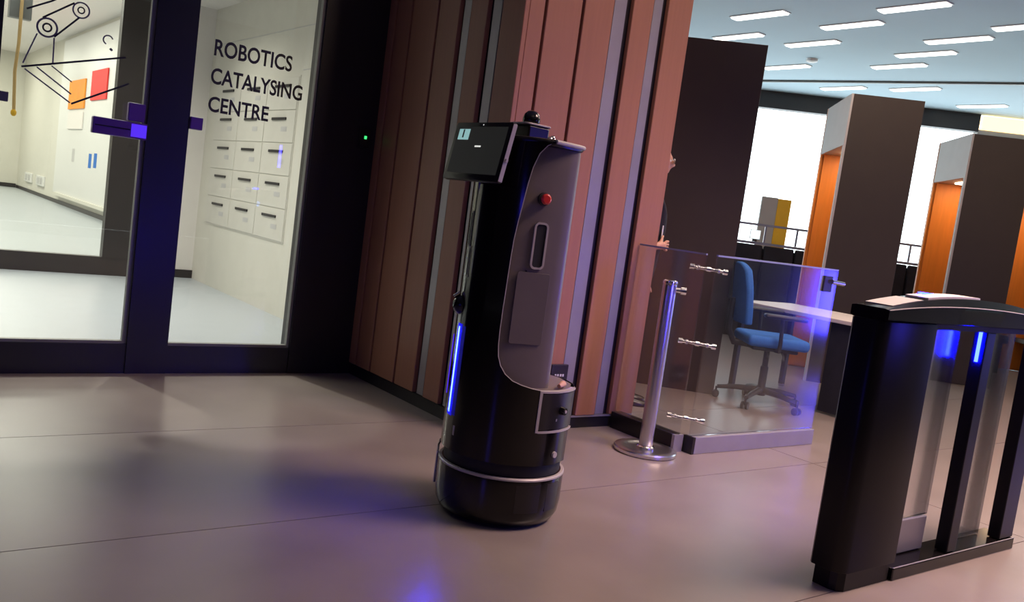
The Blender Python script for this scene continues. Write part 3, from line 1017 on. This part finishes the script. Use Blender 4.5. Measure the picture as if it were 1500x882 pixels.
# ------------------------------------------------------------------ booths of the far seating area (local x along u45, y into the depth)
BW, BD, BH = 0.655, 1.08, 2.74
lab_b = ['dark brown portal booth standing closest to the wood column',
         'brown portal booth with orange lining, middle of the three with visible tops',
         'brown portal booth with orange lining above the turnstile top',
         'brown portal booth with orange lining cut off by the right edge']
for i in range(4):
    p = Vector((5.09 + 2.297 * i, 4.93 - 0.03 * i, 0)) if i else Vector((5.02, 4.97, 0))
    b = thing('portal_booth', lab_b[i], 'booth', p, R(-45), 'portal booths')
    wd = BW if i else BW + 0.07
    obj('front_panel', box(0.02, wd, 0, 0.05, 0, BH, 0.002, 1), 'booth', b)
    obj('front_edge', box(0.0, 0.0195, 0.0, 0.05, 0, 2.26), 'boothgrey', b)
    obj('back_panel', box(0.0, wd, BD - 0.05, BD, 0, BH), 'orange', b)
    obj('rear_panel', box(wd - 0.05, wd, 0.0505, BD - 0.0505, 0, BH), 'booth', b)
    obj('lining_panel', box(wd - 0.075, wd - 0.0505, 0.0525, BD / 2 - 0.002, 0.02, 2.25), 'orange', b)
    obj('lining_panel', box(wd - 0.075, wd - 0.0505, BD / 2 + 0.002, BD - 0.0525, 0.02, 2.25), 'orange', b)
    obj('lining_panel', box(0.03, wd - 0.076, BD - 0.075, BD - 0.0505, 0.02, 2.25), 'orange', b)
    obj('lintel', box(0.0, 0.019, 0.0, BD, 2.262, BH), 'boothgrey', b)
    obj('booth_ceiling', box(0.0195, wd - 0.0505, 0.0505, BD - 0.0505, 2.265, BH), 'boothgrey', b)
    ln = obj('booth_lamp', box(0.16, 0.46, 0.30, 0.78, 2.250, 2.2645), 'boothlamp', b)
    obj('seat', box(0.22, wd - 0.08, 0.08, BD - 0.08, 0.40, 0.46, 0.01), 'booth', b)

# ------------------------------------------------------------------ ceiling lights
CLS = [((8.68, 7.20), 'upper one of the two above the dark booth'), ((9.47, 8.16), 'touching the top of the dark booth'),
       ((9.04, 5.43), 'topmost, right of centre of the ceiling'), ((9.47, 6.45), 'right of the pair above the dark booth'),
       ((10.12, 7.44), 'above the small ceiling sensor'), ((10.51, 5.67), 'second row, far right group'),
       ((11.08, 6.38), 'directly above the middle booth'), ((11.30, 8.70), 'low, beside the dark booth edge'),
       ((11.65, 7.07), 'just above the dark ceiling line, middle'), ((12.95, 8.78), 'below the ceiling line, left one'),
       ((13.22, 7.68), 'below the ceiling line, over the middle booth'), ((14.72, 7.34), 'lowest one, over the window band'),
       ((10.17, 4.70), 'cut by the right edge, upper'), ((12.15, 4.95), 'cut by the right edge, lower')]
cl0 = None
for (x, y), wh in CLS:
    t = thing('ceiling_light', 'white linear ceiling light, ' + wh, 'ceiling light', (x, y, 4.0), 0, 'linear ceiling lights')
    if cl0 is None:
        a = obj('light_housing', box(-0.08, 0.08, -0.40, 0.40, -0.012, 0.0), 'white', t)
        c_ = obj('light_tube', box(-0.065, 0.065, -0.385, 0.385, -0.03, -0.0122, 0.006), 'lamp', t)
        cl0 = (a, c_)
    else:
        copy_obj(cl0[0], t)
        copy_obj(cl0[1], t)
sd = tag(obj('ceiling_sensor', lathe([(0.05, -0.05), (0.08, -0.035), (0.085, 0.0)], 20, (10.97, 8.02, 4.0)), 'white', None, True), 'small round white sensor on the pale blue ceiling', 'sensor')
tr = struct('trim_1', prism([(11.45, 12.35), (13.85, 3.0), (13.91, 3.0), (11.51, 12.35)], 0.03, Matrix.Translation((0, 0, 3.97))), 'seal')

# ------------------------------------------------------------------ far furniture before the windows


def bench(p, rot, n_, lab):
    t = thing('high_bench', lab, 'bench', p, rot)
    obj('seat', box(0, 0.42 * n_, -0.45, 0, 0.40, 0.50, 0.02), 'navy', t)
    obj('base', box(0.05, 0.42 * n_ - 0.05, -0.40, -0.05, 0, 0.40), 'plastic', t)
    for k_ in range(n_):
        obj('back_panel', box(0.42 * k_ + 0.01, 0.42 * k_ + 0.41, 0, 0.09, 0.0, 1.24, 0.02), 'navy', t)
    obj('backing', box(0.02, 0.42 * n_ - 0.02, 0.091, 0.105, 0.0, 1.20), 'navy', t)
    obj('top_rail', box(0, 0.42 * n_, 0.02, 0.07, 1.245, 1.28), 'edge', t)
    for k_ in range(n_ + 1):
        obj('rail_post', box(0.42 * k_ - 0.012, 0.42 * k_ + 0.012, 0.03, 0.06, 1.281, 1.50), 'edge', t)
    obj('guard_rail', box(-0.012, 0.42 * n_ + 0.012, 0.028, 0.062, 1.5005, 1.53), 'edge', t)
    return t


bench((9.35, 8.15, 0), R(-45), 4, 'dark high-backed bench with blue rail before the bright windows')
bench((11.15, 6.60, 0), R(-45), 4, 'dark high-backed bench seen between the two orange booths')
mon = thing('monitor', 'small bright white monitor on the rail of the dark bench', 'monitor', (9.86, 7.66, 1.281), R(-45))
obj('monitor_case', box(-0.07, 0.07, -0.015, 0.015, 0.03, 0.16, 0.004), 'white', mon)
obj('monitor_screen', box(-0.062, 0.062, -0.0175, -0.0152, 0.038, 0.152), emat('white_screen', (0.75, 0.95, 1.0), 1.5), mon)
obj('monitor_foot', box(-0.03, 0.03, -0.02, 0.02, 0, 0.0295), 'plastic', mon)
to = thing('information_totem', 'grey and yellow standing panel in front of the bright windows', 'totem', (10.85, 8.15, 0), R(-45))
obj('grey_panel', box(-0.21, 0.02, -0.05, 0.05, 0.03, 1.96, 0.004), 'boothgrey', to)
obj('yellow_panel', box(0.0205, 0.21, -0.055, 0.055, 0.03, 1.95, 0.004), 'yellow', to)
obj('foot', box(-0.25, 0.25, -0.16, 0.16, 0, 0.0295, 0.004), 'plastic', to)

# ------------------------------------------------------------------ desk behind the glass barrier
dk = thing('desk', 'white topped desk with dark modesty panel behind the blue chair', 'desk', (0, 0, 0))
obj('desk_top', box(6.02, 6.85, 3.52, 4.80, 0.715, 0.745, 0.004), 'deskwhite', dk)
obj('front_panel', box(6.06, 6.80, 3.555, 3.58, 0.02, 0.7145), 'navy', dk)
obj('side_panel', box(6.055, 6.08, 3.5805, 3.86, 0.02, 0.7145), 'navy', dk)
obj('back_leg', box(6.06, 6.10, 4.70, 4.74, 0.02, 0.7145), 'plastic', dk)
obj('back_leg', box(6.76, 6.80, 4.70, 4.74, 0.02, 0.7145), 'plastic', dk)
for x, y in ((6.07, 3.60), (6.78, 3.60), (6.07, 4.72), (6.78, 4.72)):
    obj('foot', lathe([(0.025, 0), (0.03, 0.004), (0.03, 0.0195)], 16, (x, y, 0)), 'chrome', dk, True)

# ------------------------------------------------------------------ office chair (local +x = facing direction)
fa = math.atan2(-0.592, 0.795)
oc = thing('office_chair', 'blue office chair with armrests behind the glass barrier', 'office chair', (5.70, 4.14, 0), fa)
hub = obj('hub', lathe([(0.035, 0.075), (0.045, 0.09), (0.045, 0.13), (0.03, 0.15), (0.03, 0.30), (0.022, 0.305), (0.022, 0.44)], 24), 'plastic', oc, True, 40)
for k_ in range(5):
    a = R(72 * k_ + 20)
    d = Vector((math.cos(a), math.sin(a), 0))
    obj('base_arm', tubes(([d * 0.04 + Vector((0, 0, .115)), d * 0.18 + Vector((0, 0, .108)), d * 0.33 + Vector((0, 0, .085))], [0.026, 0.021, 0.015]), n=10), 'plastic', oc, True)
    ca = bmesh.new()
    c0 = d * 0.335
    tn = Vector((-d.y, d.x, 0))
    for s_ in (-1, 1):
        tube(ca, [c0 + tn * (0.008 * s_) + Vector((0, 0, .028)), c0 + tn * (0.026 * s_) + Vector((0, 0, .028))], 0.028, 16)
    tube(ca, [c0 + Vector((0, 0, .03)), c0 + Vector((0, 0, .085))], 0.008, 8)
    obj('caster', ca, 'plastic', oc, True)
bm = box(-0.22, 0.25, -0.235, 0.235, 0.47, 0.555, 0.035, 4)
obj('seat', bm, 'chairblue', oc, True, 60)
obj('seat_pan', box(-0.17, 0.18, -0.18, 0.18, 0.44, 0.4695, 0.01), 'plastic', oc)
# curved backrest
bm = bmesh.new()
NY, NZ = 12, 10
gr = {}
for side in (0, 1):
    for i in range(NY + 1):
        for j in range(NZ + 1):
            yy = -1 + 2 * i / NY
            t = j / NZ
            hw = 0.215 * (1 - 0.28 * max(0, t - 0.62) ** 1.3 / 0.38 ** 1.3) * (0.93 + 0.07 * min(1, t * 4))
            x = -0.235 - 0.05 * t + 0.035 * yy * yy - (0.055 if side else 0)
            ez = 0.62 + 0.46 * t - 0.05 * (abs(yy) ** 2.5) * t
            gr[side, i, j] = bm.verts.new((x, yy * hw, ez))
for side in (0, 1):
    for i in range(NY):
        for j in range(NZ):
            bm.faces.new([gr[side, a, b] for a, b in ((i, j), (i + 1, j), (i + 1, j + 1), (i, j + 1))])
for i in range(NY):
    for j in (0, NZ):
        bm.faces.new([gr[0, i, j], gr[0, i + 1, j], gr[1, i + 1, j], gr[1, i, j]])
for j in range(NZ):
    for i in (0, NY):
        bm.faces.new([gr[0, i, j], gr[0, i, j + 1], gr[1, i, j + 1], gr[1, i, j]])
bmesh.ops.recalc_face_normals(bm, faces=bm.faces)
bk = obj('backrest', bm, 'chairblue', oc, True, 50)
md = bk.modifiers.new('round', 'BEVEL'); md.width = 0.016; md.segments = 3; md.limit_method = 'ANGLE'; md.angle_limit = R(50)
obj('back_spine', tubes(([(-0.12, 0, 0.455), (-0.27, 0, 0.46), (-0.325, 0, 0.56), (-0.325, 0, 0.80)], [0.022, 0.024, 0.024, 0.02]), n=10), 'plastic', oc, True)
for s_ in (-1, 1):
    ar = obj('armrest', tubes(([(0.0, 0.20 * s_, 0.455), (0.0, 0.275 * s_, 0.46), (0.0, 0.285 * s_, 0.52), (-0.01, 0.285 * s_, 0.70)], [0.016, 0.016, 0.016, 0.014]), n=10), 'plastic', oc, True)
    obj('arm_pad', box(-0.15, 0.17, 0.285 * s_ - 0.04, 0.285 * s_ + 0.04, 0.7005, 0.732, 0.014, 3), 'plastic', ar, True, 50)
for yy, xx in ((-0.12, -0.05), (-0.15, 0.06)):
    obj('lever', tubes(([(xx, yy, 0.442), (xx - 0.01, yy - 0.10, 0.425), (xx - 0.02, yy - 0.13, 0.395)], [0.006, 0.006, 0.012]), n=8), 'plastic', oc, True)

# ------------------------------------------------------------------ robotics room contents
lb = thing('locker_bank', 'pale wall lockers with dark slot handles behind the lettered glass', 'lockers', (3.14, 0, 0))
yc, zc0, py, pz = 8.70, 0.885, 0.735, 0.299
obj('carcass', box(-0.006, 0.0, yc - 1.5 * py - 0.01, yc + 1.5 * py + 0.01, 0.66, 0.66 + 5 * pz + 0.02), 'locker', lb)
first = None
for c in range(3):
    for r in range(5):
        y_, z_ = yc + (c - 1) * py, 0.67 + pz * (r + 0.5)
        if first is None:
            dd = obj('door', box(-0.012, -0.0065, -py / 2 + 0.006, py / 2 - 0.006, -pz / 2 + 0.005, pz / 2 - 0.005, 0.002, 1), 'locker', lb)
            hh = obj('handle', box(-0.022, -0.0125, -0.17, 0.17, 0.060, 0.084), 'frame', dd)
            tg = obj('number_tag', box(-0.0135, -0.0122, -0.20, -0.06, -0.045, 0.0), 'lockertag', dd)
            first = (dd, hh, tg)
        else:
            dd = copy_obj(first[0], lb)
            copy_obj(first[1], dd)
            copy_obj(first[2], dd)
        dd.location = (0, y_, z_)
wp = thing('wall_panel_lines', 'cream wall panelling above and below the lockers', 'wall panel', (3.14, 0, 0))
wp['kind'] = 'structure'
wp.name = 'trim_2'
obj('panel_joint', box(-0.004, 0.0, 5.5, 7.55, 2.215, 2.222), 'lockertag', wp)
obj('panel_joint', box(-0.004, 0.0, 5.5, 10.1, 2.60, 2.607), 'lockertag', wp)
# white board with cards on the hall's right wall
wbd = thing('whiteboard', 'tall bright white board on the far hall wall', 'whiteboard', (4.0, 0, 0))
obj('board', box(-0.03, 0.0, 17.2, 24.2, 0.25, 3.9, 0.01), 'white', wbd)
obj('board_shelf', box(-0.08, -0.031, 17.2, 23.8, 0.20, 0.27), 'labwall', wbd)


def card(y0, y1, z0, z1, mat, lab, nm='wall_card'):
    o = obj(nm, box(3.94, 3.966, y0, y1, z0, z1), mat)
    return tag(o, lab, 'card')


card(21.22, 22.98, 2.24, 2.88, 'card_o', 'orange card pinned on the white board')
card(19.15, 20.60, 2.39, 3.0, 'card_r', 'red card pinned on the white board')
o = obj('wall_card', box(3.94, 3.966, 21.25, 22.9, 1.79, 2.17), 'labwhite'); tag(o, 'cream card pinned below the orange card', 'card')
for y0, z0 in ((20.1, 0.98), (19.6, 1.0), (21.9, 1.05)):
    obj('board_mark', box(-0.033, -0.0305, y0, y0 + 0.28, z0, z0 + 0.30), 'chairblue' if y0 < 21 else 'lockertag', wbd)
for k_, (y_, lab) in enumerate(((28.3, 'white double wall socket in the far hall corner, further one'), (26.3, 'white double wall socket in the far hall, nearer one'))):
    so = thing('wall_socket', lab, 'wall socket', (4.03, y_, 0.42), 0, 'hall wall sockets')
    obj('socket_plate', box(-0.05, 0, -0.55, 0.55, -0.13, 0.13, 0.01), 'white', so)
    obj('socket_face', box(-0.056, -0.0505, -0.40, -0.08, -0.08, 0.08), 'lockertag', so)
    obj('socket_face', box(-0.056, -0.0505, 0.08, 0.40, -0.08, 0.08), 'lockertag', so)
cab = thing('hanging_cable', 'orange hanging cable with grey box behind the left door', 'cable', (0, 0, 0))
obj('ceiling_box', box(1.245, 1.455, 10.92, 11.05, 2.56, 4.0), 'seal', cab)
obj('cable', tubes(([(1.353, 10.9, 3.0), (1.352, 10.9, 2.3), (1.335, 10.9, 2.0), (1.353, 10.9, 1.60)], 0.017), n=8), pmat('cable_orange', (0.62, 0.40, 0.16), 0.5), cab, True)
obj('cable_tip', lathe([(0.012, 0.0), (0.028, 0.02), (0.028, 0.05), (0.014, 0.07)], 14, (1.353, 10.9, 1.53)), 'yellow', cab, True)

# ------------------------------------------------------------------ person half hidden by the wood column


def build_person():
    facing = Vector((0.795, -0.592, 0))
    root = thing('person', 'person in dark clothes and glasses standing behind the wood column', 'person', (4.42, 4.375, 0), math.atan2(facing.y, facing.x))
    # local: +x = facing, +y = the person's left
    P = {}
    E_ = []
    verts, rad = [], []

    def v(p, r):
        verts.append(p)
        rad.append(r)
        return len(verts) - 1

    def chain(start, pts):
        prev = start
        for p, r in pts:
            i = v(p, r)
            E_.append((prev, i))
            prev = i
        return prev
    pel = v((0, 0, 0.97), (0.15, 0.115))
    waist = chain(pel, [((0.0, 0, 1.10), (0.145, 0.105))])
    chest = chain(waist, [((0.01, 0, 1.28), (0.165, 0.115))])
    up = chain(chest, [((0.0, 0, 1.42), (0.15, 0.095))])
    neck = chain(up, [((0.0, 0, 1.52), (0.06, 0.06)), ((0.012, 0, 1.60), (0.055, 0.055))])
    for s in (-1, 1):
        chain(pel, [((0, 0.095 * s, 0.88), (0.088, 0.095)), ((0.01, 0.10 * s, 0.70), (0.078, 0.082)), ((0.015, 0.10 * s, 0.50), (0.058, 0.06)), ((0.0, 0.10 * s, 0.34), (0.055, 0.058)), ((-0.01, 0.10 * s, 0.10), (0.042, 0.042)), ((-0.01, 0.10 * s, 0.055), (0.045, 0.045))])
        sh_ = chain(up, [((0, 0.17 * s, 1.435), (0.068, 0.07))])
        if s > 0:
            el = chain(sh_, [((0.0, 0.215 * s, 1.30), (0.052, 0.052)), ((0.0, 0.235 * s, 1.13), (0.044, 0.044))])
            wr = chain(el, [((0.04, 0.24 * s, 1.0), (0.038, 0.038)), ((0.07, 0.24 * s, 0.88), (0.028, 0.028))])
            pm = chain(wr, [((0.085, 0.238 * s, 0.81), (0.022, 0.036))])
            for k_, (dx, ln) in enumerate(((0.030, 0.075), (0.010, 0.085), (-0.010, 0.08), (-0.028, 0.062))):
                chain(pm, [((0.088 + dx, 0.236 * s, 0.775), (0.010, 0.010)), ((0.094 + dx, 0.230 * s, 0.775 - ln * 0.5), (0.009, 0.009)), ((0.090 + dx, 0.220 * s, 0.775 - ln), (0.008, 0.008))])
            chain(pm, [((0.12, 0.228 * s, 0.83), (0.011, 0.011)), ((0.14, 0.215 * s, 0.80), (0.009, 0.009)), ((0.145, 0.208 * s, 0.775), (0.008, 0.008))])
        else:
            el = chain(sh_, [((-0.02, 0.225 * s, 1.30), (0.052, 0.052)), ((-0.06, 0.235 * s, 1.16), (0.044, 0.044))])
            ox = -0.13
            wr = chain(el, [((0.00, 0.235 * s, 1.10), (0.038, 0.038)), ((0.19 + ox, 0.20 * s, 1.12), (0.028, 0.028))])
            oy = -0.07
            pm = chain(wr, [((0.235 + ox, 0.09 * s + oy, 1.125), (0.030, 0.022))])
            for k_, (dz, ln) in enumerate(((0.030, 1.0), (0.010, 1.1), (-0.010, 1.05), (-0.029, 0.85))):
                chain(pm, [((0.268 + ox, 0.068 * s + oy, 1.128 + dz), (0.010, 0.010)), ((0.268 + ox + 0.022 * ln, 0.036 * s + oy, 1.13 + dz), (0.009, 0.009)), ((0.262 + ox, 0.014 * s + oy, 1.132 + dz), (0.008, 0.008))])
            chain(pm, [((0.232 + ox, 0.080 * s + oy, 1.160), (0.011, 0.011)), ((0.240 + ox, 0.058 * s + oy, 1.185), (0.009, 0.009)), ((0.248 + ox, 0.038 * s + oy, 1.195), (0.008, 0.008))])
    me = bpy.data.meshes.new('tmp_body')
    me.from_pydata(verts, E_, [])
    tmp = bpy.data.objects.new('tmp_body', me)
    COL.objects.link(tmp)
    sk = tmp.modifiers.new('skin', 'SKIN')
    sk.use_smooth_shade = True
    for i, d in enumerate(me.skin_vertices[0].data):
        d.radius = rad[i]
        d.use_root = (i == 0)
    sb = tmp.modifiers.new('sub', 'SUBSURF')
    sb.levels = 2
    sb.render_levels = 2
    dg = bpy.context.evaluated_depsgraph_get()
    bme = bpy.data.meshes.new_from_object(tmp.evaluated_get(dg))
    bpy.data.objects.remove(tmp)
    bm = bmesh.new()
    bm.from_mesh(bme)
    # head: an ellipsoid with brow, nose, lips, chin, sockets and ears
    hb_ = bmesh.new()
    bmesh.ops.create_uvsphere(hb_, u_segments=40, v_segments=30, radius=1.0)
    hc_ = Vector((0.03, 0, 1.705))
    for q in hb_.verts:
        x, y, z = q.co
        zz = z * 0.122
        wy = 0.076 * (1 - 0.22 * max(0, -z))
        xx = x * (0.098 if x < 0 else 0.090 - 0.012 * max(0, z))
        yy = y * wy
        g = lambda cy, cz, sy, sz: math.exp(-((yy - cy) / sy) ** 2 - ((zz - cz) / sz) ** 2)
        if x > 0.2:
            xx += 0.024 * g(0, -0.022, 0.012, 0.016) + 0.012 * g(0, 0.0, 0.010, 0.022)       # nose
            xx += 0.006 * g(0, 0.032, 0.05, 0.012)                                              # brow
            xx -= 0.011 * (g(0.031, 0.006, 0.014, 0.012) + g(-0.031, 0.006, 0.014, 0.012))      # sockets
            xx += 0.007 * g(0, -0.056, 0.022, 0.006) + 0.006 * g(0, -0.070, 0.020, 0.006)       # lips
            xx += 0.010 * g(0, -0.100, 0.022, 0.014)                                            # chin
        q.co = hc_ + Vector((xx, yy, zz))
    tmpm = bpy.data.meshes.new('tmp_head')
    hb_.to_mesh(tmpm)
    hb_.free()
    bm.from_mesh(tmpm)
    for s in (-1, 1):
        eb = bmesh.new()
        bmesh.ops.create_uvsphere(eb, u_segments=14, v_segments=10, radius=1.0)
        for q in eb.verts:
            q.co = hc_ + Vector((-0.008 + q.co.x * 0.018, s * 0.076 + q.co.y * 0.010, 0.0 + q.co.z * 0.030))
        tm2 = bpy.data.meshes.new('tmp_ear')
        eb.to_mesh(tm2)
        eb.free()
        bm.from_mesh(tm2)
    me2 = bpy.data.meshes.new('body')
    bm.to_mesh(me2)
    bm.free()
    for k_ in ('skin', 'jacket', 'trousers'):
        me2.materials.append(M[k_])
    for p in me2.polygons:
        p.use_smooth = True
        c = p.center
        hand = (c.y > 0.19 and c.z < 0.90 and c.z > 0.6) or (c.x > 0.055 and c.y < -0.10 and c.z > 1.06 and c.z < 1.22 and c.x + c.y * -0.3 > 0.11)
        p.material_index = 0 if (c.z > 1.555 or hand) else (1 if c.z > 0.93 else 2)
    body = bpy.data.objects.new('body', me2)
    COL.objects.link(body)
    body.parent = root
    # hair cap
    hb_ = bmesh.new()
    bmesh.ops.create_uvsphere(hb_, u_segments=32, v_segments=24, radius=1.0)
    for q in hb_.verts:
        x, y, z = q.co
        q.co = hc_ + Vector((-0.012 + x * 0.098, y * 0.084, 0.012 + z * 0.124))
    dele = [q for q in hb_.verts if (q.co.x - hc_.x > 0.045 and q.co.z - hc_.z < 0.075) or q.co.z - hc_.z < -0.055 or (q.co.x - hc_.x > -0.005 and q.co.z - hc_.z < 0.02)]
    bmesh.ops.delete(hb_, geom=dele, context='VERTS')
    obj('hair', hb_, 'hair', body, True)
    for s in (-1, 1):
        eb = bmesh.new()
        bmesh.ops.create_uvsphere(eb, u_segments=12, v_segments=8, radius=0.012)
        bmesh.ops.translate(eb, verts=eb.verts, vec=hc_ + Vector((0.069, 0.031 * s, 0.006)))
        obj('eye', eb, 'white', body, True)
    gl = bmesh.new()
    for s in (-1, 1):
        pts = [hc_ + Vector((0.100, 0.033 * s + 0.024 * math.cos(2 * math.pi * k_ / 16), 0.004 + 0.019 * math.sin(2 * math.pi * k_ / 16))) for k_ in range(17)]
        tube(gl, pts, 0.0022, 6, False)
        tube(gl, [hc_ + Vector((0.098, 0.057 * s, 0.008)), hc_ + Vector((0.04, 0.080 * s, 0.010)), hc_ + Vector((-0.01, 0.084 * s, 0.008))], 0.002, 6)
    tube(gl, [hc_ + Vector((0.100, -0.009, 0.006)), hc_ + Vector((0.103, 0, 0.009)), hc_ + Vector((0.100, 0.009, 0.006))], 0.002, 6)
    gg = obj('glasses', gl, 'chrome', root, True)
    for s in (-1, 1):
        obj('lens', prism([(0.023 * math.cos(2 * math.pi * k_ / 16), 0.018 * math.sin(2 * math.pi * k_ / 16)) for k_ in range(16)], 0.001, frame_mat(hc_ + Vector((0.0995, 0.033 * s, 0.004)), (0, 1, 0), (0, 0, 1), (1, 0, 0))), 'edge', gg)
    for s in (-1, 1):
        sbm = bmesh.new()
        prof = [(-0.095, 0.035, 0.055), (-0.07, 0.042, 0.075), (-0.01, 0.045, 0.085), (0.05, 0.048, 0.060), (0.12, 0.050, 0.045), (0.165, 0.040, 0.036), (0.19, 0.018, 0.026)]
        rings = []
        for x, hw, h in prof:
            rings.append([sbm.verts.new((x, 0.10 * s + hw * a, b * h)) for a, b in ((-1, 0), (1, 0), (1, 0.45), (0.7, 0.85), (0, 1), (-0.7, 0.85), (-1, 0.45))])
        for a, b in zip(rings, rings[1:]):
            for k_ in range(7):
                sbm.faces.new((a[k_], a[(k_ + 1) % 7], b[(k_ + 1) % 7], b[k_]))
        sbm.faces.new(rings[0][::-1])
        sbm.faces.new(rings[-1])
        bmesh.ops.recalc_face_normals(sbm, faces=sbm.faces)
        obj('shoe', sbm, 'shoe', root, True, 50)
    bd = bmesh.new()
    tube(bd, [(-0.02, 0.07, 1.50), (0.10, 0.05, 1.40), (0.135, 0.0, 1.24), (0.10, -0.05, 1.40), (-0.02, -0.07, 1.50)], 0.005, 6)
    ly_ = obj('lanyard', bd, 'lockertag', root, True)
    obj('badge', box(0.134, 0.138, -0.03, 0.03, 1.15, 1.235, 0.001, 1), 'white', ly_)
    ph = thing('phone', 'white phone held by the person behind the column', 'phone', root.matrix_basis @ Vector((0.115, -0.092, 1.13)), root.rotation_euler.z)
    obj('phone_body', box(-0.010, 0.0, -0.004, 0.074, -0.02, 0.135, 0.003), 'white', ph)
    obj('phone_screen', box(-0.012, -0.0102, 0.0, 0.070, -0.012, 0.128), 'gloss', ph)
    return root


build_person()
